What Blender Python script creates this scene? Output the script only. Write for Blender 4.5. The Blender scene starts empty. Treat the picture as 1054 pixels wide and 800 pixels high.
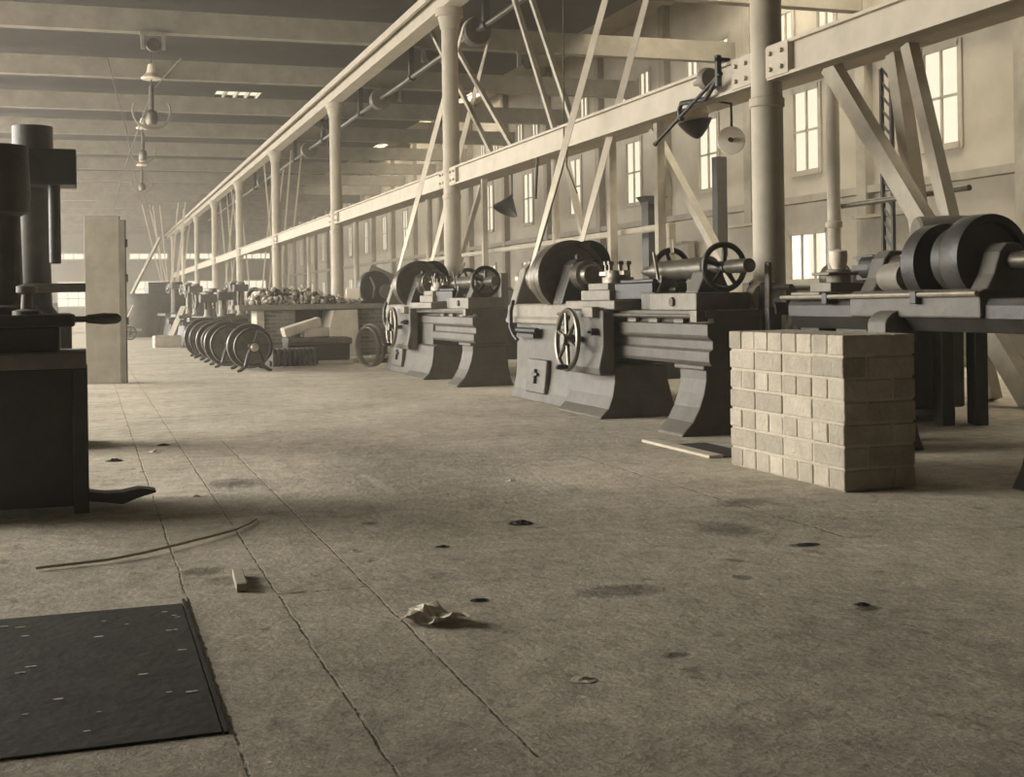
import bpy, bmesh, math, random
from mathutils import Vector, Matrix
random.seed(7)
PI = math.pi
scn = bpy.context.scene
C = scn.collection

# ------------------------------------------------------------------ materials
def mat(name, col, rough=.7, metal=0., var=.25, scale=6., bump=.15, island=0., spec=.3):
    m = bpy.data.materials.new(name); m.use_nodes = True
    nt = m.node_tree; N = nt.nodes; L = nt.links
    b = N['Principled BSDF']
    b.inputs['Roughness'].default_value = rough
    b.inputs['Metallic'].default_value = metal
    b.inputs['Specular IOR Level'].default_value = spec
    tc = N.new('ShaderNodeTexCoord')
    n1 = N.new('ShaderNodeTexNoise'); n1.inputs['Scale'].default_value = scale
    n1.inputs['Detail'].default_value = 6; n1.inputs['Roughness'].default_value = .65
    L.new(tc.outputs['Object'], n1.inputs['Vector'])
    r = N.new('ShaderNodeMapRange')
    r.inputs['From Min'].default_value = .3; r.inputs['From Max'].default_value = .7
    r.inputs['To Min'].default_value = 1 - var; r.inputs['To Max'].default_value = 1 + var
    L.new(n1.outputs['Fac'], r.inputs['Value'])
    val = r.outputs['Result']
    if island:
        g = N.new('ShaderNodeNewGeometry')
        ri = N.new('ShaderNodeMapRange')
        ri.inputs['To Min'].default_value = 1 - island; ri.inputs['To Max'].default_value = 1 + island
        L.new(g.outputs['Random Per Island'], ri.inputs['Value'])
        mu = N.new('ShaderNodeMath'); mu.operation = 'MULTIPLY'
        L.new(val, mu.inputs[0]); L.new(ri.outputs['Result'], mu.inputs[1]); val = mu.outputs[0]
    mx = N.new('ShaderNodeVectorMath'); mx.operation = 'SCALE'
    mx.inputs[0].default_value = col
    L.new(val, mx.inputs['Scale'])
    L.new(mx.outputs[0], b.inputs['Base Color'])
    if bump:
        bp = N.new('ShaderNodeBump'); bp.inputs['Strength'].default_value = bump
        bp.inputs['Distance'].default_value = .02
        n2 = N.new('ShaderNodeTexNoise'); n2.inputs['Scale'].default_value = scale * 4
        n2.inputs['Detail'].default_value = 4
        L.new(tc.outputs['Object'], n2.inputs['Vector'])
        L.new(n2.outputs['Fac'], bp.inputs['Height']); L.new(bp.outputs[0], b.inputs['Normal'])
    return m

def sep(v, r=1.0, g=.885, b=.70):     # a tone in the warm brown of the place
    return (v * r, v * g, v * b)

M = {}
M['col'] = mat('pale_column_paint', sep(0.43), .75, var=.14, scale=3)
M['girder'] = mat('pale_girder_paint', sep(0.44), .7, var=.12, scale=3)
M['beam'] = mat('grey_roof_timber', sep(0.23), .85, var=.2, scale=3)
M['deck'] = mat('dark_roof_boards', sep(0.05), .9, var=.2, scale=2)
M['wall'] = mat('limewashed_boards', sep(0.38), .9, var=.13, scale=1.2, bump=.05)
M['wallfar'] = mat('far_wall_boards', sep(0.26), .9, var=.15, scale=.7, bump=.05)
M['trim'] = mat('wall_timber', sep(0.27), .85, var=.2, scale=3)
M['frame'] = mat('window_paint', sep(0.36), .7, var=.1)
M['timber'] = mat('pale_brace_timber', sep(0.4), .8, var=.16, scale=4)
M['panelwood'] = mat('weathered_board', sep(0.3), .85, var=.16, scale=5)
M['iron'] = mat('black_iron', sep(0.014), .5, .0, var=.35, scale=8, spec=.5)
M['grey'] = mat('grey_machine_paint', sep(0.085), .55, 0., var=.28, scale=6, spec=.45)
M['pale'] = mat('pale_machine_paint', sep(0.2), .6, 0., var=.22, scale=6, spec=.4)
M['darkgrey'] = mat('dark_machine_paint', sep(0.028), .5, 0., var=.35, scale=6, spec=.5)
M['steel'] = mat('worn_bright_steel', sep(.42), .32, .75, var=.2, scale=10, bump=.05)
M['dsteel'] = mat('dull_steel', sep(0.13), .38, .7, var=.25, scale=10, bump=.05)
M['belt'] = mat('leather_belt', sep(0.6), .7, var=.12, scale=5)
M['wire'] = mat('wire', sep(.09), .6, .3)
M['enamel'] = mat('white_enamel', sep(.72), .4, var=.05)
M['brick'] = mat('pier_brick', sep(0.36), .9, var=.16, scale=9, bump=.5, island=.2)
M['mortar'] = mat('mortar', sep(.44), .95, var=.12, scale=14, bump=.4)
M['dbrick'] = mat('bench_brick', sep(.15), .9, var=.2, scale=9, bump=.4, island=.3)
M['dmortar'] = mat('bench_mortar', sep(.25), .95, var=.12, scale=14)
M['sack'] = mat('pale_cement_block', sep(.40), .9, var=.2, scale=4, bump=.3)
M['bench'] = mat('bench_plank', sep(.17), .8, var=.25, scale=5)
M['casting'] = mat('raw_casting', sep(.30), .5, .2, var=.5, scale=14)
def per_object(m, lo, hi):
    nt = m.node_tree; v = [n for n in nt.nodes if n.type == 'VECT_MATH'][0]; src = v.inputs['Scale'].links[0].from_socket
    oi = nt.nodes.new('ShaderNodeObjectInfo'); r = nt.nodes.new('ShaderNodeMapRange'); r.inputs['To Min'].default_value = lo; r.inputs['To Max'].default_value = hi
    mu = nt.nodes.new('ShaderNodeMath'); mu.operation = 'MULTIPLY'
    nt.links.new(oi.outputs['Random'], r.inputs['Value']); nt.links.new(r.outputs['Result'], mu.inputs[0]); nt.links.new(src, mu.inputs[1]); nt.links.new(mu.outputs[0], v.inputs['Scale'])
per_object(M['casting'], .1, 2.2)
M['crate'] = mat('crate_wood', sep(.38), .85, var=.2, scale=5)
M['paper'] = mat('scrap_paper', sep(.62), .8, var=.2, scale=10)
M['rag'] = mat('oily_rag', sep(.03), .9, var=.3, scale=10)
M['plate'] = mat('floor_hatch_iron', sep(.035), .75, .0, var=.4, scale=7, bump=.2)
M['stone'] = mat('pit_edge', sep(.5), .9, var=.2)

def glass_mat():
    m = bpy.data.materials.new('window_glass'); m.use_nodes = True
    nt = m.node_tree; N = nt.nodes; N.clear()
    o = N.new('ShaderNodeOutputMaterial'); t = N.new('ShaderNodeBsdfTransparent')
    t.inputs[0].default_value = (.9, .88, .82, 1)
    g = N.new('ShaderNodeBsdfGlossy'); g.inputs['Roughness'].default_value = .1
    mx = N.new('ShaderNodeMixShader'); mx.inputs[0].default_value = .06
    nt.links.new(t.outputs[0], mx.inputs[1]); nt.links.new(g.outputs[0], mx.inputs[2])
    nt.links.new(mx.outputs[0], o.inputs[0]); return m
M['glass'] = glass_mat()

def floor_mat():
    m = bpy.data.materials.new('worn_slab_floor'); m.use_nodes = True
    nt = m.node_tree; N = nt.nodes; L = nt.links; b = N['Principled BSDF']
    b.inputs['Roughness'].default_value = .85; b.inputs['Specular IOR Level'].default_value = .2
    tc = N.new('ShaderNodeTexCoord')
    def math_(op, a, c=None, clamp=False):
        n = N.new('ShaderNodeMath'); n.operation = op; n.use_clamp = clamp
        for i, v in enumerate((a, c)):
            if v is None: continue
            if isinstance(v, (int, float)): n.inputs[i].default_value = v
            else: L.new(v, n.inputs[i])
        return n.outputs[0]
    def noise(sc, det=6, rough=.6, stretch=None):
        n = N.new('ShaderNodeTexNoise'); n.inputs['Scale'].default_value = sc
        n.inputs['Detail'].default_value = det; n.inputs['Roughness'].default_value = rough
        if stretch:
            mp = N.new('ShaderNodeMapping'); mp.inputs['Scale'].default_value = stretch
            L.new(tc.outputs['Object'], mp.inputs['Vector']); L.new(mp.outputs[0], n.inputs['Vector'])
        else: L.new(tc.outputs['Object'], n.inputs['Vector'])
        return n.outputs['Fac']
    def mr(v, a, c, d, e):
        n = N.new('ShaderNodeMapRange'); L.new(v, n.inputs['Value'])
        for k, x in zip(('From Min', 'From Max', 'To Min', 'To Max'), (a, c, d, e)): n.inputs[k].default_value = x
        return n.outputs['Result']
    sx = N.new('ShaderNodeSeparateXYZ'); L.new(tc.outputs['Object'], sx.inputs[0])
    X, Y = sx.outputs['X'], sx.outputs['Y']
    tone = mr(noise(1.1), .3, .7, .78, 1.2)
    tone = math_('MULTIPLY', tone, mr(noise(9, 8, .7), .3, .7, .7, 1.3))
    tone = math_('MULTIPLY', tone, mr(noise(60, 3, .7), .3, .7, .76, 1.24))
    tone = math_('MULTIPLY', tone, mr(noise(3.0, 7, .7, (1, .35, 1)), .58, .72, 1.0, .72))
    # pale grit
    tone = math_('ADD', tone, mr(noise(34, 2, .5), .70, .76, 0, .8))
    # dark oil spots
    tone = math_('MULTIPLY', tone, mr(noise(5.5, 4, .6), .28, .36, .45, 1.0))
    wob = mr(noise(2.5, 5, .7), 0, 1, -.018, .018)
    Xw = math_('ADD', X, wob)
    brk = mr(noise(14, 3, .8), .42, .58, .05, .8)
    def line(v, at, w, lo=None, hi=None, other=None):
        d = math_('ABSOLUTE', math_('SUBTRACT', v, at))
        k = math_('SUBTRACT', 1.0, mr(d, w * .5, w * 1.3, 0, 1), True)
        k = math_('MULTIPLY', k, brk)
        if other is not None:
            k = math_('MULTIPLY', k, math_('GREATER_THAN', other, lo)); k = math_('MULTIPLY', k, math_('LESS_THAN', other, hi))
        return k
    ks = [line(Xw, .31, .004, 2, 26, Y), line(Xw, .605, .004, 2, 30, Y), line(Xw, .92, .004, 2.6, 9.5, Y),
          line(Y, 4.37, .012, .60, .92, X), line(Y, 11.6, .03, -.3, 1.3, X), line(Y, 15.9, .03, -.3, .9, X),
          line(Xw, 2.95, .006, 4.5, 7.5, Y)]
    dark = ks[0]
    for k in ks[1:]: dark = math_('MAXIMUM', dark, k)
    def stain(cx, cy, rx, ry, s):
        a = math_('DIVIDE', math_('SUBTRACT', X, cx), rx); c = math_('DIVIDE', math_('SUBTRACT', Y, cy), ry)
        d = math_('ADD', math_('MULTIPLY', a, a), math_('MULTIPLY', c, c))
        d = math_('ADD', d, mr(noise(14, 5, .7), 0, 1, -.7, .7))
        return math_('MULTIPLY', math_('SUBTRACT', 1.0, mr(d, .1, 1.1, 0, 1), True), s)
    for st in [(1.73, 3.97, .17, .1, .6), (2.6, 4.85, .16, .2, .55), (2.7, 4.42, .06, .05, .8), (3.02, 5.45, .2, .13, .5),
               (.78, 7.15, .2, .22, .6), (1.9, 7.2, .6, 1.5, .35), (.5, 4.65, .13, .1, .5), (.4, 4.85, .1, .08, .55),
               (2.35, 3.45, .05, .04, .8), (1.55, 3.2, .05, .035, .7), (2.2, 4.0, .04, .05, .6), (1.2, 5.6, .05, .05, .6)]:
        dark = math_('MAXIMUM', dark, stain(*st))
    # pale scuff tracks
    scuff = stain(1.5, 6.9, .035, .8, .5)
    tone = math_('MULTIPLY', tone, math_('SUBTRACT', 1.0, math_('MULTIPLY', dark, .9)))
    tone = math_('ADD', tone, math_('MULTIPLY', scuff, .4))
    v = N.new('ShaderNodeVectorMath'); v.operation = 'SCALE'; v.inputs[0].default_value = sep(FLOOR)
    L.new(tone, v.inputs['Scale']); L.new(v.outputs[0], b.inputs['Base Color'])
    bp = N.new('ShaderNodeBump'); bp.inputs['Strength'].default_value = .5; bp.inputs['Distance'].default_value = .02
    h = math_('SUBTRACT', math_('ADD', noise(28, 6, .7), noise(6, 4)), math_('MULTIPLY', dark, 1.0))
    L.new(h, bp.inputs['Height']); L.new(bp.outputs[0], b.inputs['Normal'])
    return m
FLOOR = .43

# ------------------------------------------------------------------ mesh builder
class MB:
    def __init__(self): self.bm = bmesh.new()
    def _f(self, vs, idx):
        v = [self.bm.verts.new(p) for p in vs]
        for f in idx:
            try: self.bm.faces.new([v[i] for i in f])
            except ValueError: pass
        return v
    def box(self, x0, x1, y0, y1, z0, z1):
        p = [(x, y, z) for z in (z0, z1) for y in (y0, y1) for x in (x0, x1)]
        self._f(p, [(0, 2, 3, 1), (4, 5, 7, 6), (0, 1, 5, 4), (2, 6, 7, 3), (0, 4, 6, 2), (1, 3, 7, 5)]); return self
    def obox(self, c, s, R=None):
        c = Vector(c); R = R or Matrix()
        p = [c + (R @ Vector((x * s[0] / 2, y * s[1] / 2, z * s[2] / 2))) for z in (-1, 1) for y in (-1, 1) for x in (-1, 1)]
        self._f(p, [(0, 2, 3, 1), (4, 5, 7, 6), (0, 1, 5, 4), (2, 6, 7, 3), (0, 4, 6, 2), (1, 3, 7, 5)]); return self
    def bar(self, a, b, w, h, up=(0, 0, 1)):
        a = Vector(a); b = Vector(b); d = (b - a).normalized()
        u = Vector(up)
        if abs(d.dot(u)) > .98: u = Vector((1, 0, 0))
        s = d.cross(u).normalized(); u = s.cross(d).normalized()
        p = []
        for q in (a, b):
            for i, j in ((-1, -1), (1, -1), (1, 1), (-1, 1)): p.append(q + s * (i * w / 2) + u * (j * h / 2))
        self._f(p, [(0, 1, 2, 3), (7, 6, 5, 4), (0, 4, 5, 1), (1, 5, 6, 2), (2, 6, 7, 3), (3, 7, 4, 0)]); return self
    def lathe(self, p, axis, prof, n=24):      # prof: list of (distance along the axis, radius)
        p = Vector(p); d = Vector(axis).normalized()
        t = Vector((0, 0, 1)) if abs(d.z) < .9 else Vector((1, 0, 0))
        s = d.cross(t).normalized(); t = s.cross(d)
        rings = []
        for a, r in prof:
            rings.append([self.bm.verts.new(p + d * a + (s * math.cos(2 * PI * k / n) + t * math.sin(2 * PI * k / n)) * max(r, 1e-4)) for k in range(n)])
        for i in range(len(rings) - 1):
            for k in range(n):
                self.bm.faces.new((rings[i][k], rings[i][(k + 1) % n], rings[i + 1][(k + 1) % n], rings[i + 1][k]))
        self.bm.faces.new(rings[0][::-1]); self.bm.faces.new(rings[-1]); return self
    def cyl(self, a, b, r, r2=None, n=20):
        a = Vector(a); b = Vector(b); self.lathe(a, b - a, [(0, r), ((b - a).length, r if r2 is None else r2)], n); return self
    def torus(self, c, axis, R, r, n=36, m=10, sx=1.0):
        c = Vector(c); d = Vector(axis).normalized()
        t = Vector((0, 0, 1)) if abs(d.z) < .9 else Vector((1, 0, 0))
        s = d.cross(t).normalized(); t = s.cross(d)
        g = []
        for k in range(n):
            e = s * math.cos(2 * PI * k / n) + t * math.sin(2 * PI * k / n)
            g.append([self.bm.verts.new(c + e * (R + r * math.cos(2 * PI * j / m)) + d * (r * sx * math.sin(2 * PI * j / m))) for j in range(m)])
        for k in range(n):
            for j in range(m):
                self.bm.faces.new((g[k][j], g[(k + 1) % n][j], g[(k + 1) % n][(j + 1) % m], g[k][(j + 1) % m]))
        return self
    def tube(self, pts, r, n=8):
        pts = [Vector(q) for q in pts]; rings = []; ref = None
        for i, q in enumerate(pts):
            d = (pts[min(i + 1, len(pts) - 1)] - pts[max(i - 1, 0)]).normalized()
            if ref is None: ref = Vector((0, 0, 1)) if abs(d.z) < .9 else Vector((1, 0, 0))
            s = d.cross(ref).normalized(); ref = s.cross(d).normalized()
            rr = r[i] if isinstance(r, (list, tuple)) else r
            rings.append([self.bm.verts.new(q + (s * math.cos(2 * PI * k / n) + ref * math.sin(2 * PI * k / n)) * rr) for k in range(n)])
        for i in range(len(rings) - 1):
            for k in range(n): self.bm.faces.new((rings[i][k], rings[i][(k + 1) % n], rings[i + 1][(k + 1) % n], rings[i + 1][k]))
        self.bm.faces.new(rings[0][::-1]); self.bm.faces.new(rings[-1]); return self
    def prism(self, poly, axis, a0, a1):       # polygon in the two other axes, extruded along axis
        def pt(q, a):
            return {'x': (a, q[0], q[1]), 'y': (q[0], a, q[1]), 'z': (q[0], q[1], a)}[axis]
        n = len(poly)
        v0 = [self.bm.verts.new(pt(q, a0)) for q in poly]; v1 = [self.bm.verts.new(pt(q, a1)) for q in poly]
        self.bm.faces.new(v0); self.bm.faces.new(v1[::-1])
        for i in range(n): self.bm.faces.new((v0[i], v1[i], v1[(i + 1) % n], v0[(i + 1) % n]))
        return self
    def ball(self, c, r, sub=2, s=(1, 1, 1)):
        bmesh.ops.create_icosphere(self.bm, subdivisions=sub, radius=r, matrix=Matrix.Translation(c) @ Matrix.Diagonal((*s, 1))); return self
    def spoked(self, c, axis, R, rim, hub, n, sp, hubl=.06, rimx=1.0):
        c = Vector(c); d = Vector(axis).normalized()
        t = Vector((0, 0, 1)) if abs(d.z) < .9 else Vector((1, 0, 0))
        s = d.cross(t).normalized(); t = s.cross(d)
        self.torus(c, axis, R - rim, rim, 40, 8, rimx)
        self.cyl(c - d * hubl, c + d * hubl, hub, n=16)
        for k in range(n):
            a = 2 * PI * k / n + .3
            e = s * math.cos(a) + t * math.sin(a)
            self.cyl(c + e * hub * .6, c + e * (R - rim), sp * 1.25, sp, n=8)
        return self
    def build(self, name, m, parent=None, bevel=0., smooth=True):
        bm = self.bm
        bmesh.ops.recalc_face_normals(bm, faces=bm.faces[:])
        if smooth:
            for f in bm.faces: f.smooth = True
            for e in bm.edges:
                if len(e.link_faces) == 2 and e.calc_face_angle(0) > .6: e.smooth = False
        me = bpy.data.meshes.new(name); bm.to_mesh(me); bm.free()
        for x in (m if isinstance(m, (list, tuple)) else [m]): me.materials.append(x)
        o = bpy.data.objects.new(name, me); C.objects.link(o)
        if parent is not None: o.parent = parent
        if bevel:
            bv = o.modifiers.new('edge', 'BEVEL'); bv.width = bevel; bv.segments = 2; bv.limit_method = 'ANGLE'; bv.angle_limit = .7
        return o

def tag(o, label, cat, group=None, kind=None):
    if label: o['label'] = label
    if cat: o['category'] = cat
    if group: o['group'] = group
    if kind: o['kind'] = kind
    return o
def thing(name, label, cat, loc=(0, 0, 0), rz=0., group=None):
    o = bpy.data.objects.new(name, None); C.objects.link(o)
    o.location = loc; o.rotation_euler = (0, 0, rz); o.empty_display_size = .1
    return tag(o, label, cat, group)
def struct(o):
    o['kind'] = 'structure'; return o
def copy_tree(o, parent=None, label=None):
    c = o.copy(); C.objects.link(c)
    if parent is not None: c.parent = parent
    if label: c['label'] = label
    for ch in list(o.children): copy_tree(ch, c)
    return c

# ------------------------------------------------------------------ camera (level view camera, lens lowered)
cam = bpy.data.cameras.new('camera'); co = bpy.data.objects.new('camera', cam); C.objects.link(co)
th = math.atan(437 / 1300); roll = .015
Fw = Vector((math.sin(th), math.cos(th), 0)); Rt = Vector((math.cos(th), -math.sin(th), 0)); Up = Vector((0, 0, 1))
r2 = Rt * math.cos(roll) - Up * math.sin(roll); u2 = Up * math.cos(roll) + Rt * math.sin(roll)
mw = Matrix((r2, u2, -Fw)).transposed().to_4x4(); mw.translation = (0, 0, 1.0)
co.matrix_world = mw
cam.sensor_width = 36; cam.lens = 36 * 1300 / 1054; cam.shift_y = -.0869; cam.clip_end = 300; cam.clip_start = .05
scn.camera = co

# ------------------------------------------------------------------ building shell
XL, XR, YB, YF, ZR = -7.0, 12.0, -6.0, 85.0, 6.1
XM, ZM = 8.9, 7.3          # the right hand bay is roofed higher
struct(MB().box(XL - .3, XR + .3, YB - .3, YF + .3, -.2, 0).build('floor', floor_mat(), smooth=False))

def wall_cells(plane, const, thick, u0, u1, z0, z1, holes):
    """wall slab with rectangular holes (u0,u1,z0,z1)"""
    us = sorted({u0, u1, *[h[0] for h in holes], *[h[1] for h in holes]})
    zs = sorted({z0, z1, *[h[2] for h in holes], *[h[3] for h in holes]})
    mb = MB()
    for i in range(len(us) - 1):
        run = None
        for j in range(len(zs) - 1):
            uc, zc = (us[i] + us[i + 1]) / 2, (zs[j] + zs[j + 1]) / 2
            solid = not any(h[0] < uc < h[1] and h[2] < zc < h[3] for h in holes)
            if solid:
                if run is None: run = [zs[j], zs[j + 1]]
                else: run[1] = zs[j + 1]
            if (not solid or j == len(zs) - 2) and run:
                if plane == 'x': mb.box(const, const + thick, us[i], us[i + 1], *run)
                else: mb.box(us[i], us[i + 1], const, const + thick, *run)
                run = None
    return mb

PITCH = 3.69
WY = [19.34 + PITCH * k for k in range(-5, 18)]
WY = [y for y in WY if YB + 1.5 < y < YF - 1.5]
holes = []
for y in WY:
    holes.append((y - .43, y + .43, 3.16, 4.62))
    for s in (-.66, .66): holes.append((y + s - .28, y + s + .28, 5.42, 6.12))
    if y > 34 or abs(y - 19.34) < .1: holes.append((y - .62, y + .62, 1.25, 2.1))
struct(wall_cells('x', XR, .04, YB, YF, 0, ZM + .15, holes).build('wall_right', M['wall'], smooth=False))
wn = 0
def window(y0, y1, z0, z1, mun_y, mun_z, plane='x', const=None):
    global wn; wn += 1
    f = MB(); g = MB(); w = .035
    c = const
    def bx(mb, a0, a1, b0, b1, d0, d1):
        if plane == 'x': mb.box(c + d0, c + d1, a0, a1, b0, b1)
        else: mb.box(a0, a1, c + d0, c + d1, b0, b1)
    bx(f, y0 - .06, y0 + w, z0 - .06, z1 + .06, -.03, .03); bx(f, y1 - w, y1 + .06, z0 - .06, z1 + .06, -.03, .03)
    bx(f, y0, y1, z0 - .06, z0 + w, -.05, .03); bx(f, y0, y1, z1 - w, z1 + .06, -.03, .03)
    for k in range(1, mun_y): q = y0 + (y1 - y0) * k / mun_y; bx(f, q - .018, q + .018, z0, z1, -.015, .02)
    for k in range(1, mun_z): q = z0 + (z1 - z0) * k / mun_z; bx(f, y0, y1, q - .018, q + .018, -.015, .02)
    fo = struct(f.build('window_%d' % wn, M['frame'], smooth=False))
    bx(g, y0 + w, y1 - w, z0 + w, z1 - w, .0, .005); g.build('window_pane', M['glass'], fo, smooth=False)
for y in WY:
    window(y - .43, y + .43, 3.16, 4.62, 2, 2, 'x', XR)
    for s in (-.66, .66): window(y + s - .28, y + s + .28, 5.42, 6.12, 2, 1, 'x', XR)
    if y > 34 or abs(y - 19.34) < .1: window(y - .62, y + .62, 1.25, 2.1, 3, 1, 'x', XR)
tn = 0
def trim(mb, m='trim'):
    global tn; tn += 1
    return struct(mb.build('trim_%d' % tn, M[m], smooth=False))
trim(MB().box(XR - .14, XR, YB, YF, 2.62, 2.74)); trim(MB().box(XR - .2, XR, YB, YF, 4.78, 5.02)); trim(MB().box(XR - .06, XR, YB, YF, .95, 1.05))
for y in WY: trim(MB().box(XR - .16, XR, y + PITCH / 2 - .13, y + PITCH / 2 + .13, 0, ZM))
# far wall
fh = [(x, x + 1.9, .95, 2.55) for x in (-5.3, -1.8, 2.9, 6.2, 9.4)] + [(x, x + 2.4, 3.95, 4.35) for x in (-5.5, -2., 2.6, 5.8, 9.2)]
struct(wall_cells('y', YF, .25, XL, XR, 0, ZM + .15, fh).build('wall_far', M['wallfar'], smooth=False))
for h in fh: window(*h, 3 if h[3] < 3 else 4, 3 if h[3] < 3 else 1, 'y', YF)
struct(MB().box(XL, XR, YB - .25, YB, 0, ZM + .15).build('wall_behind', M['deck'], smooth=False))  # unseen wall, made dark so it throws little light back
# left side: low wall, posts, glazing band; unseen near end closed to cut light
LY = [YB + .1 + 4.45 * k for k in range(0, 21)]
lh = [(y + .2, min(y + 4.25, YF - .2), .8, 5.3) for y in LY if 6.5 < y < YF - 2]
struct(wall_cells('x', XL - .25, .25, YB, YF, 0, ZR + .3, lh).build('wall_left', M['wallfar'], smooth=False))
# roof deck with skylights
SKY = [(3.0, 4.1, 30.9, 32.3)]
for y in (57.6, 63., 68.6):
    for x0, x1 in ((1.0, 1.6), (4.15, 5.1), (7.9, 8.8)): SKY.append((x0, x1, y, y + 1.0))
SKY += [(-5.5, -2.5, y, y + 2.2) for y in (9.5, 18.4, 36.2, 45.1)]
HIGH = [(9.4, 11.6, y + .7, y + 3.8) for y in (8.62, 13.07, 17.52)] + [(10.2, 11.6, y + 1., y + 3.4) for y in (35.32, 39.77, 44.2, 48.6, 57.6, 63)]
def deck(x0, x1, z, holes):
    xs = sorted({x0, x1, *[s[0] for s in holes], *[s[1] for s in holes]}); ys = sorted({YB, YF, *[s[2] for s in holes], *[s[3] for s in holes]})
    mb = MB()
    for i in range(len(ys) - 1):
        yc = (ys[i] + ys[i + 1]) / 2; run = None
        for j in range(len(xs) - 1):
            xc = (xs[j] + xs[j + 1]) / 2
            solid = not any(s[0] < xc < s[1] and s[2] < yc < s[3] for s in holes)
            if solid: run = [xs[j], xs[j + 1]] if run is None else [run[0], xs[j + 1]]
            if (not solid or j == len(xs) - 2) and run: mb.box(run[0], run[1], ys[i], ys[i + 1], z, z + .15); run = None
    return mb
mb = deck(XL, XM, ZR, SKY); mb.box(XM, XM + .12, YB, YF, ZR, ZM)
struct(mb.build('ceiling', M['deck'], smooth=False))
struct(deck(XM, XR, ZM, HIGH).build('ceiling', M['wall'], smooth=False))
SKY = [(*s, ZR) for s in SKY] + [(*s, ZM) for s in HIGH]
for s in SKY:
    wn += 1
    f = MB()
    for k in range(5):
        x = s[0] + (s[1] - s[0]) * k / 4; f.box(x - .02, x + .02, s[2], s[3], s[4] + .02, s[4] + .12)
    fo = struct(f.build('window_%d' % wn, M['frame'], smooth=False))
    MB().box(s[0], s[1], s[2], s[3], s[4] + .07, s[4] + .075).build('skylight_pane', M['glass'], fo, smooth=False)
# roof beams across the hall
for k in range(-3, 18):
    y = 8.62 + 4.45 * k
    mb = MB().box(XL, XR, y - .11, y + .11, 5.55, 5.93)
    struct(mb.build('ceiling_beam', M['beam'], smooth=False))
# the column row, its crown girder and its lower girder
X0 = 5.0
CY = [8.62 + 8.9 * k for k in range(-1, 9)]
for y in CY:
    mb = MB().lathe((X0, y, 0), (0, 0, 1), [(0, .17), (.05, .17), (.05, .155), (.12, .135), (.16, .125), (2.45, .122), (2.46, .135), (2.52, .135), (2.53, .12), (4.9, .118), (4.92, .135), (5.0, .15), (5.08, .17), (5.08, .2), (5.2, .2)], 28)
    struct(mb.build('iron_column', M['col']))
mb = MB(); mb.box(X0 - .13, X0 + .13, YB, YF, 5.2, 5.235); mb.box(X0 - .13, X0 + .13, YB, YF, 5.515, 5.55); mb.box(X0 - .05, X0 + .05, YB, YF, 5.235, 5.515)
mb.box(X0 - .2, X0 - .15, YB, YF, 5.42, 5.54)
struct(mb.build('crown_girder', M['girder'], smooth=False))
for i in range(len(CY) - 1):
    a, b = CY[i] + .11, CY[i + 1] - .11
    mb = MB(); mb.box(X0 - .02, X0 + .02, a, b, 2.66, 2.88); mb.box(X0 - .06, X0 + .08, a, b, 2.64, 2.665); mb.box(X0 - .06, X0 + .08, a, b, 2.875, 2.9)
    for e, s in ((a, 1), (b, -1)):
        mb.box(X0 - .07, X0 - .02, min(e, e + s * .32), max(e, e + s * .32), 2.655, 2.885)
        for dy in (.08, .24):
            for z in (2.71, 2.83): mb.cyl((X0 - .095, e + s * dy, z), (X0 - .07, e + s * dy, z), .018, n=8)
    struct(mb.build('lower_girder', M['girder'], smooth=False))
struct(MB().box(X0 + .3, X0 + .42, YB, YF, 2.9, 3.03).build('runner_beam', M['beam'], smooth=False))
# second frame in the right hand bay: posts, rail
struct(MB().box(7.62, 8.08, YB, YF - 20, 3.5, 3.68).build('bay_rail', M['timber'], smooth=False))
for y in (12.35, 21.25, 30.15, 39.05, 47.95):
    struct(MB().lathe((8, y, 0), (0, 0, 1), [(0, .13), (.05, .13), (.05, .08), (1.75, .075), (1.76, .095), (1.82, .095), (1.83, .075), (3.5, .075)], 18).build('pipe_column', M['col']))

# timber posts and braces
for (p, lab, w) in (((7.8, 16.48), 'pale square timber post in the right bay, right of the slanting brace foot', .12),
                    ((7.8, 18.22), 'pale square timber post in the right bay behind the large lathe turret', .12),
                    ((7.8, 24.9), 'slim pale timber post beside the dark tilted lamp shade', .11),
                    ((7.8, 27.6), 'slim pale timber post nearest the right of the second tall column', .11)):
    tag(MB().box(p[0] - w / 2, p[0] + w / 2, p[1] - w / 2, p[1] + w / 2, 0, 3.5).build('timber_post', M['timber'], smooth=False), lab, 'post', 'timber posts')
def brace(name, a, b, w, h, lab):
    return tag(MB().bar(a, b, w, h).build(name, M['timber'], smooth=False), lab, 'brace', 'slanting braces')
brace('timber_brace', (8, 17.11, 3.49), (8, 13.5, 0.02), .12, .12, 'long slanting timber brace left of the thick near column, above the tailstock wheel')
brace('timber_brace', (7.69, 11.9, 3.49), (7.69, 8.85, 0.02), .13, .2, 'thick pale slanting brace at far right above the pulley lathe')
brace('timber_brace', (7.99, 11.15, 3.49), (7.99, 10.46, 0.02), .15, .15, 'steep pale timber leaning at far right beside the thick slanting brace')
brace('timber_brace', (7.83, 10.7, 3.49), (7.83, 9.55, 0.02), .12, .14, 'rightmost steep timber brace near the edge of the picture')
brace('timber_brace', (8.1, 21.0, 3.52), (8.1, 19.0, 0.02), .1, .1, 'thin slanting timber brace behind the belt of the large lathe')
brace('timber_brace', (8.1, 26.0, 3.52), (8.1, 29.9, 0.02), .1, .1, 'thin brace leaning away from the dark lamp shade in the right bay')
tag(MB().cyl((8, 31, 2.0), (8, 16.5, 2.03), .05, n=10).box(7.95, 8.05, 30.9, 31, 0, 2.02).box(7.95, 8.05, 16.5, 16.6, 0, 2.05).build('guard_rail', M['timber']),
    'long pale horizontal rail on posts behind the two lathes', 'rail')

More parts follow.
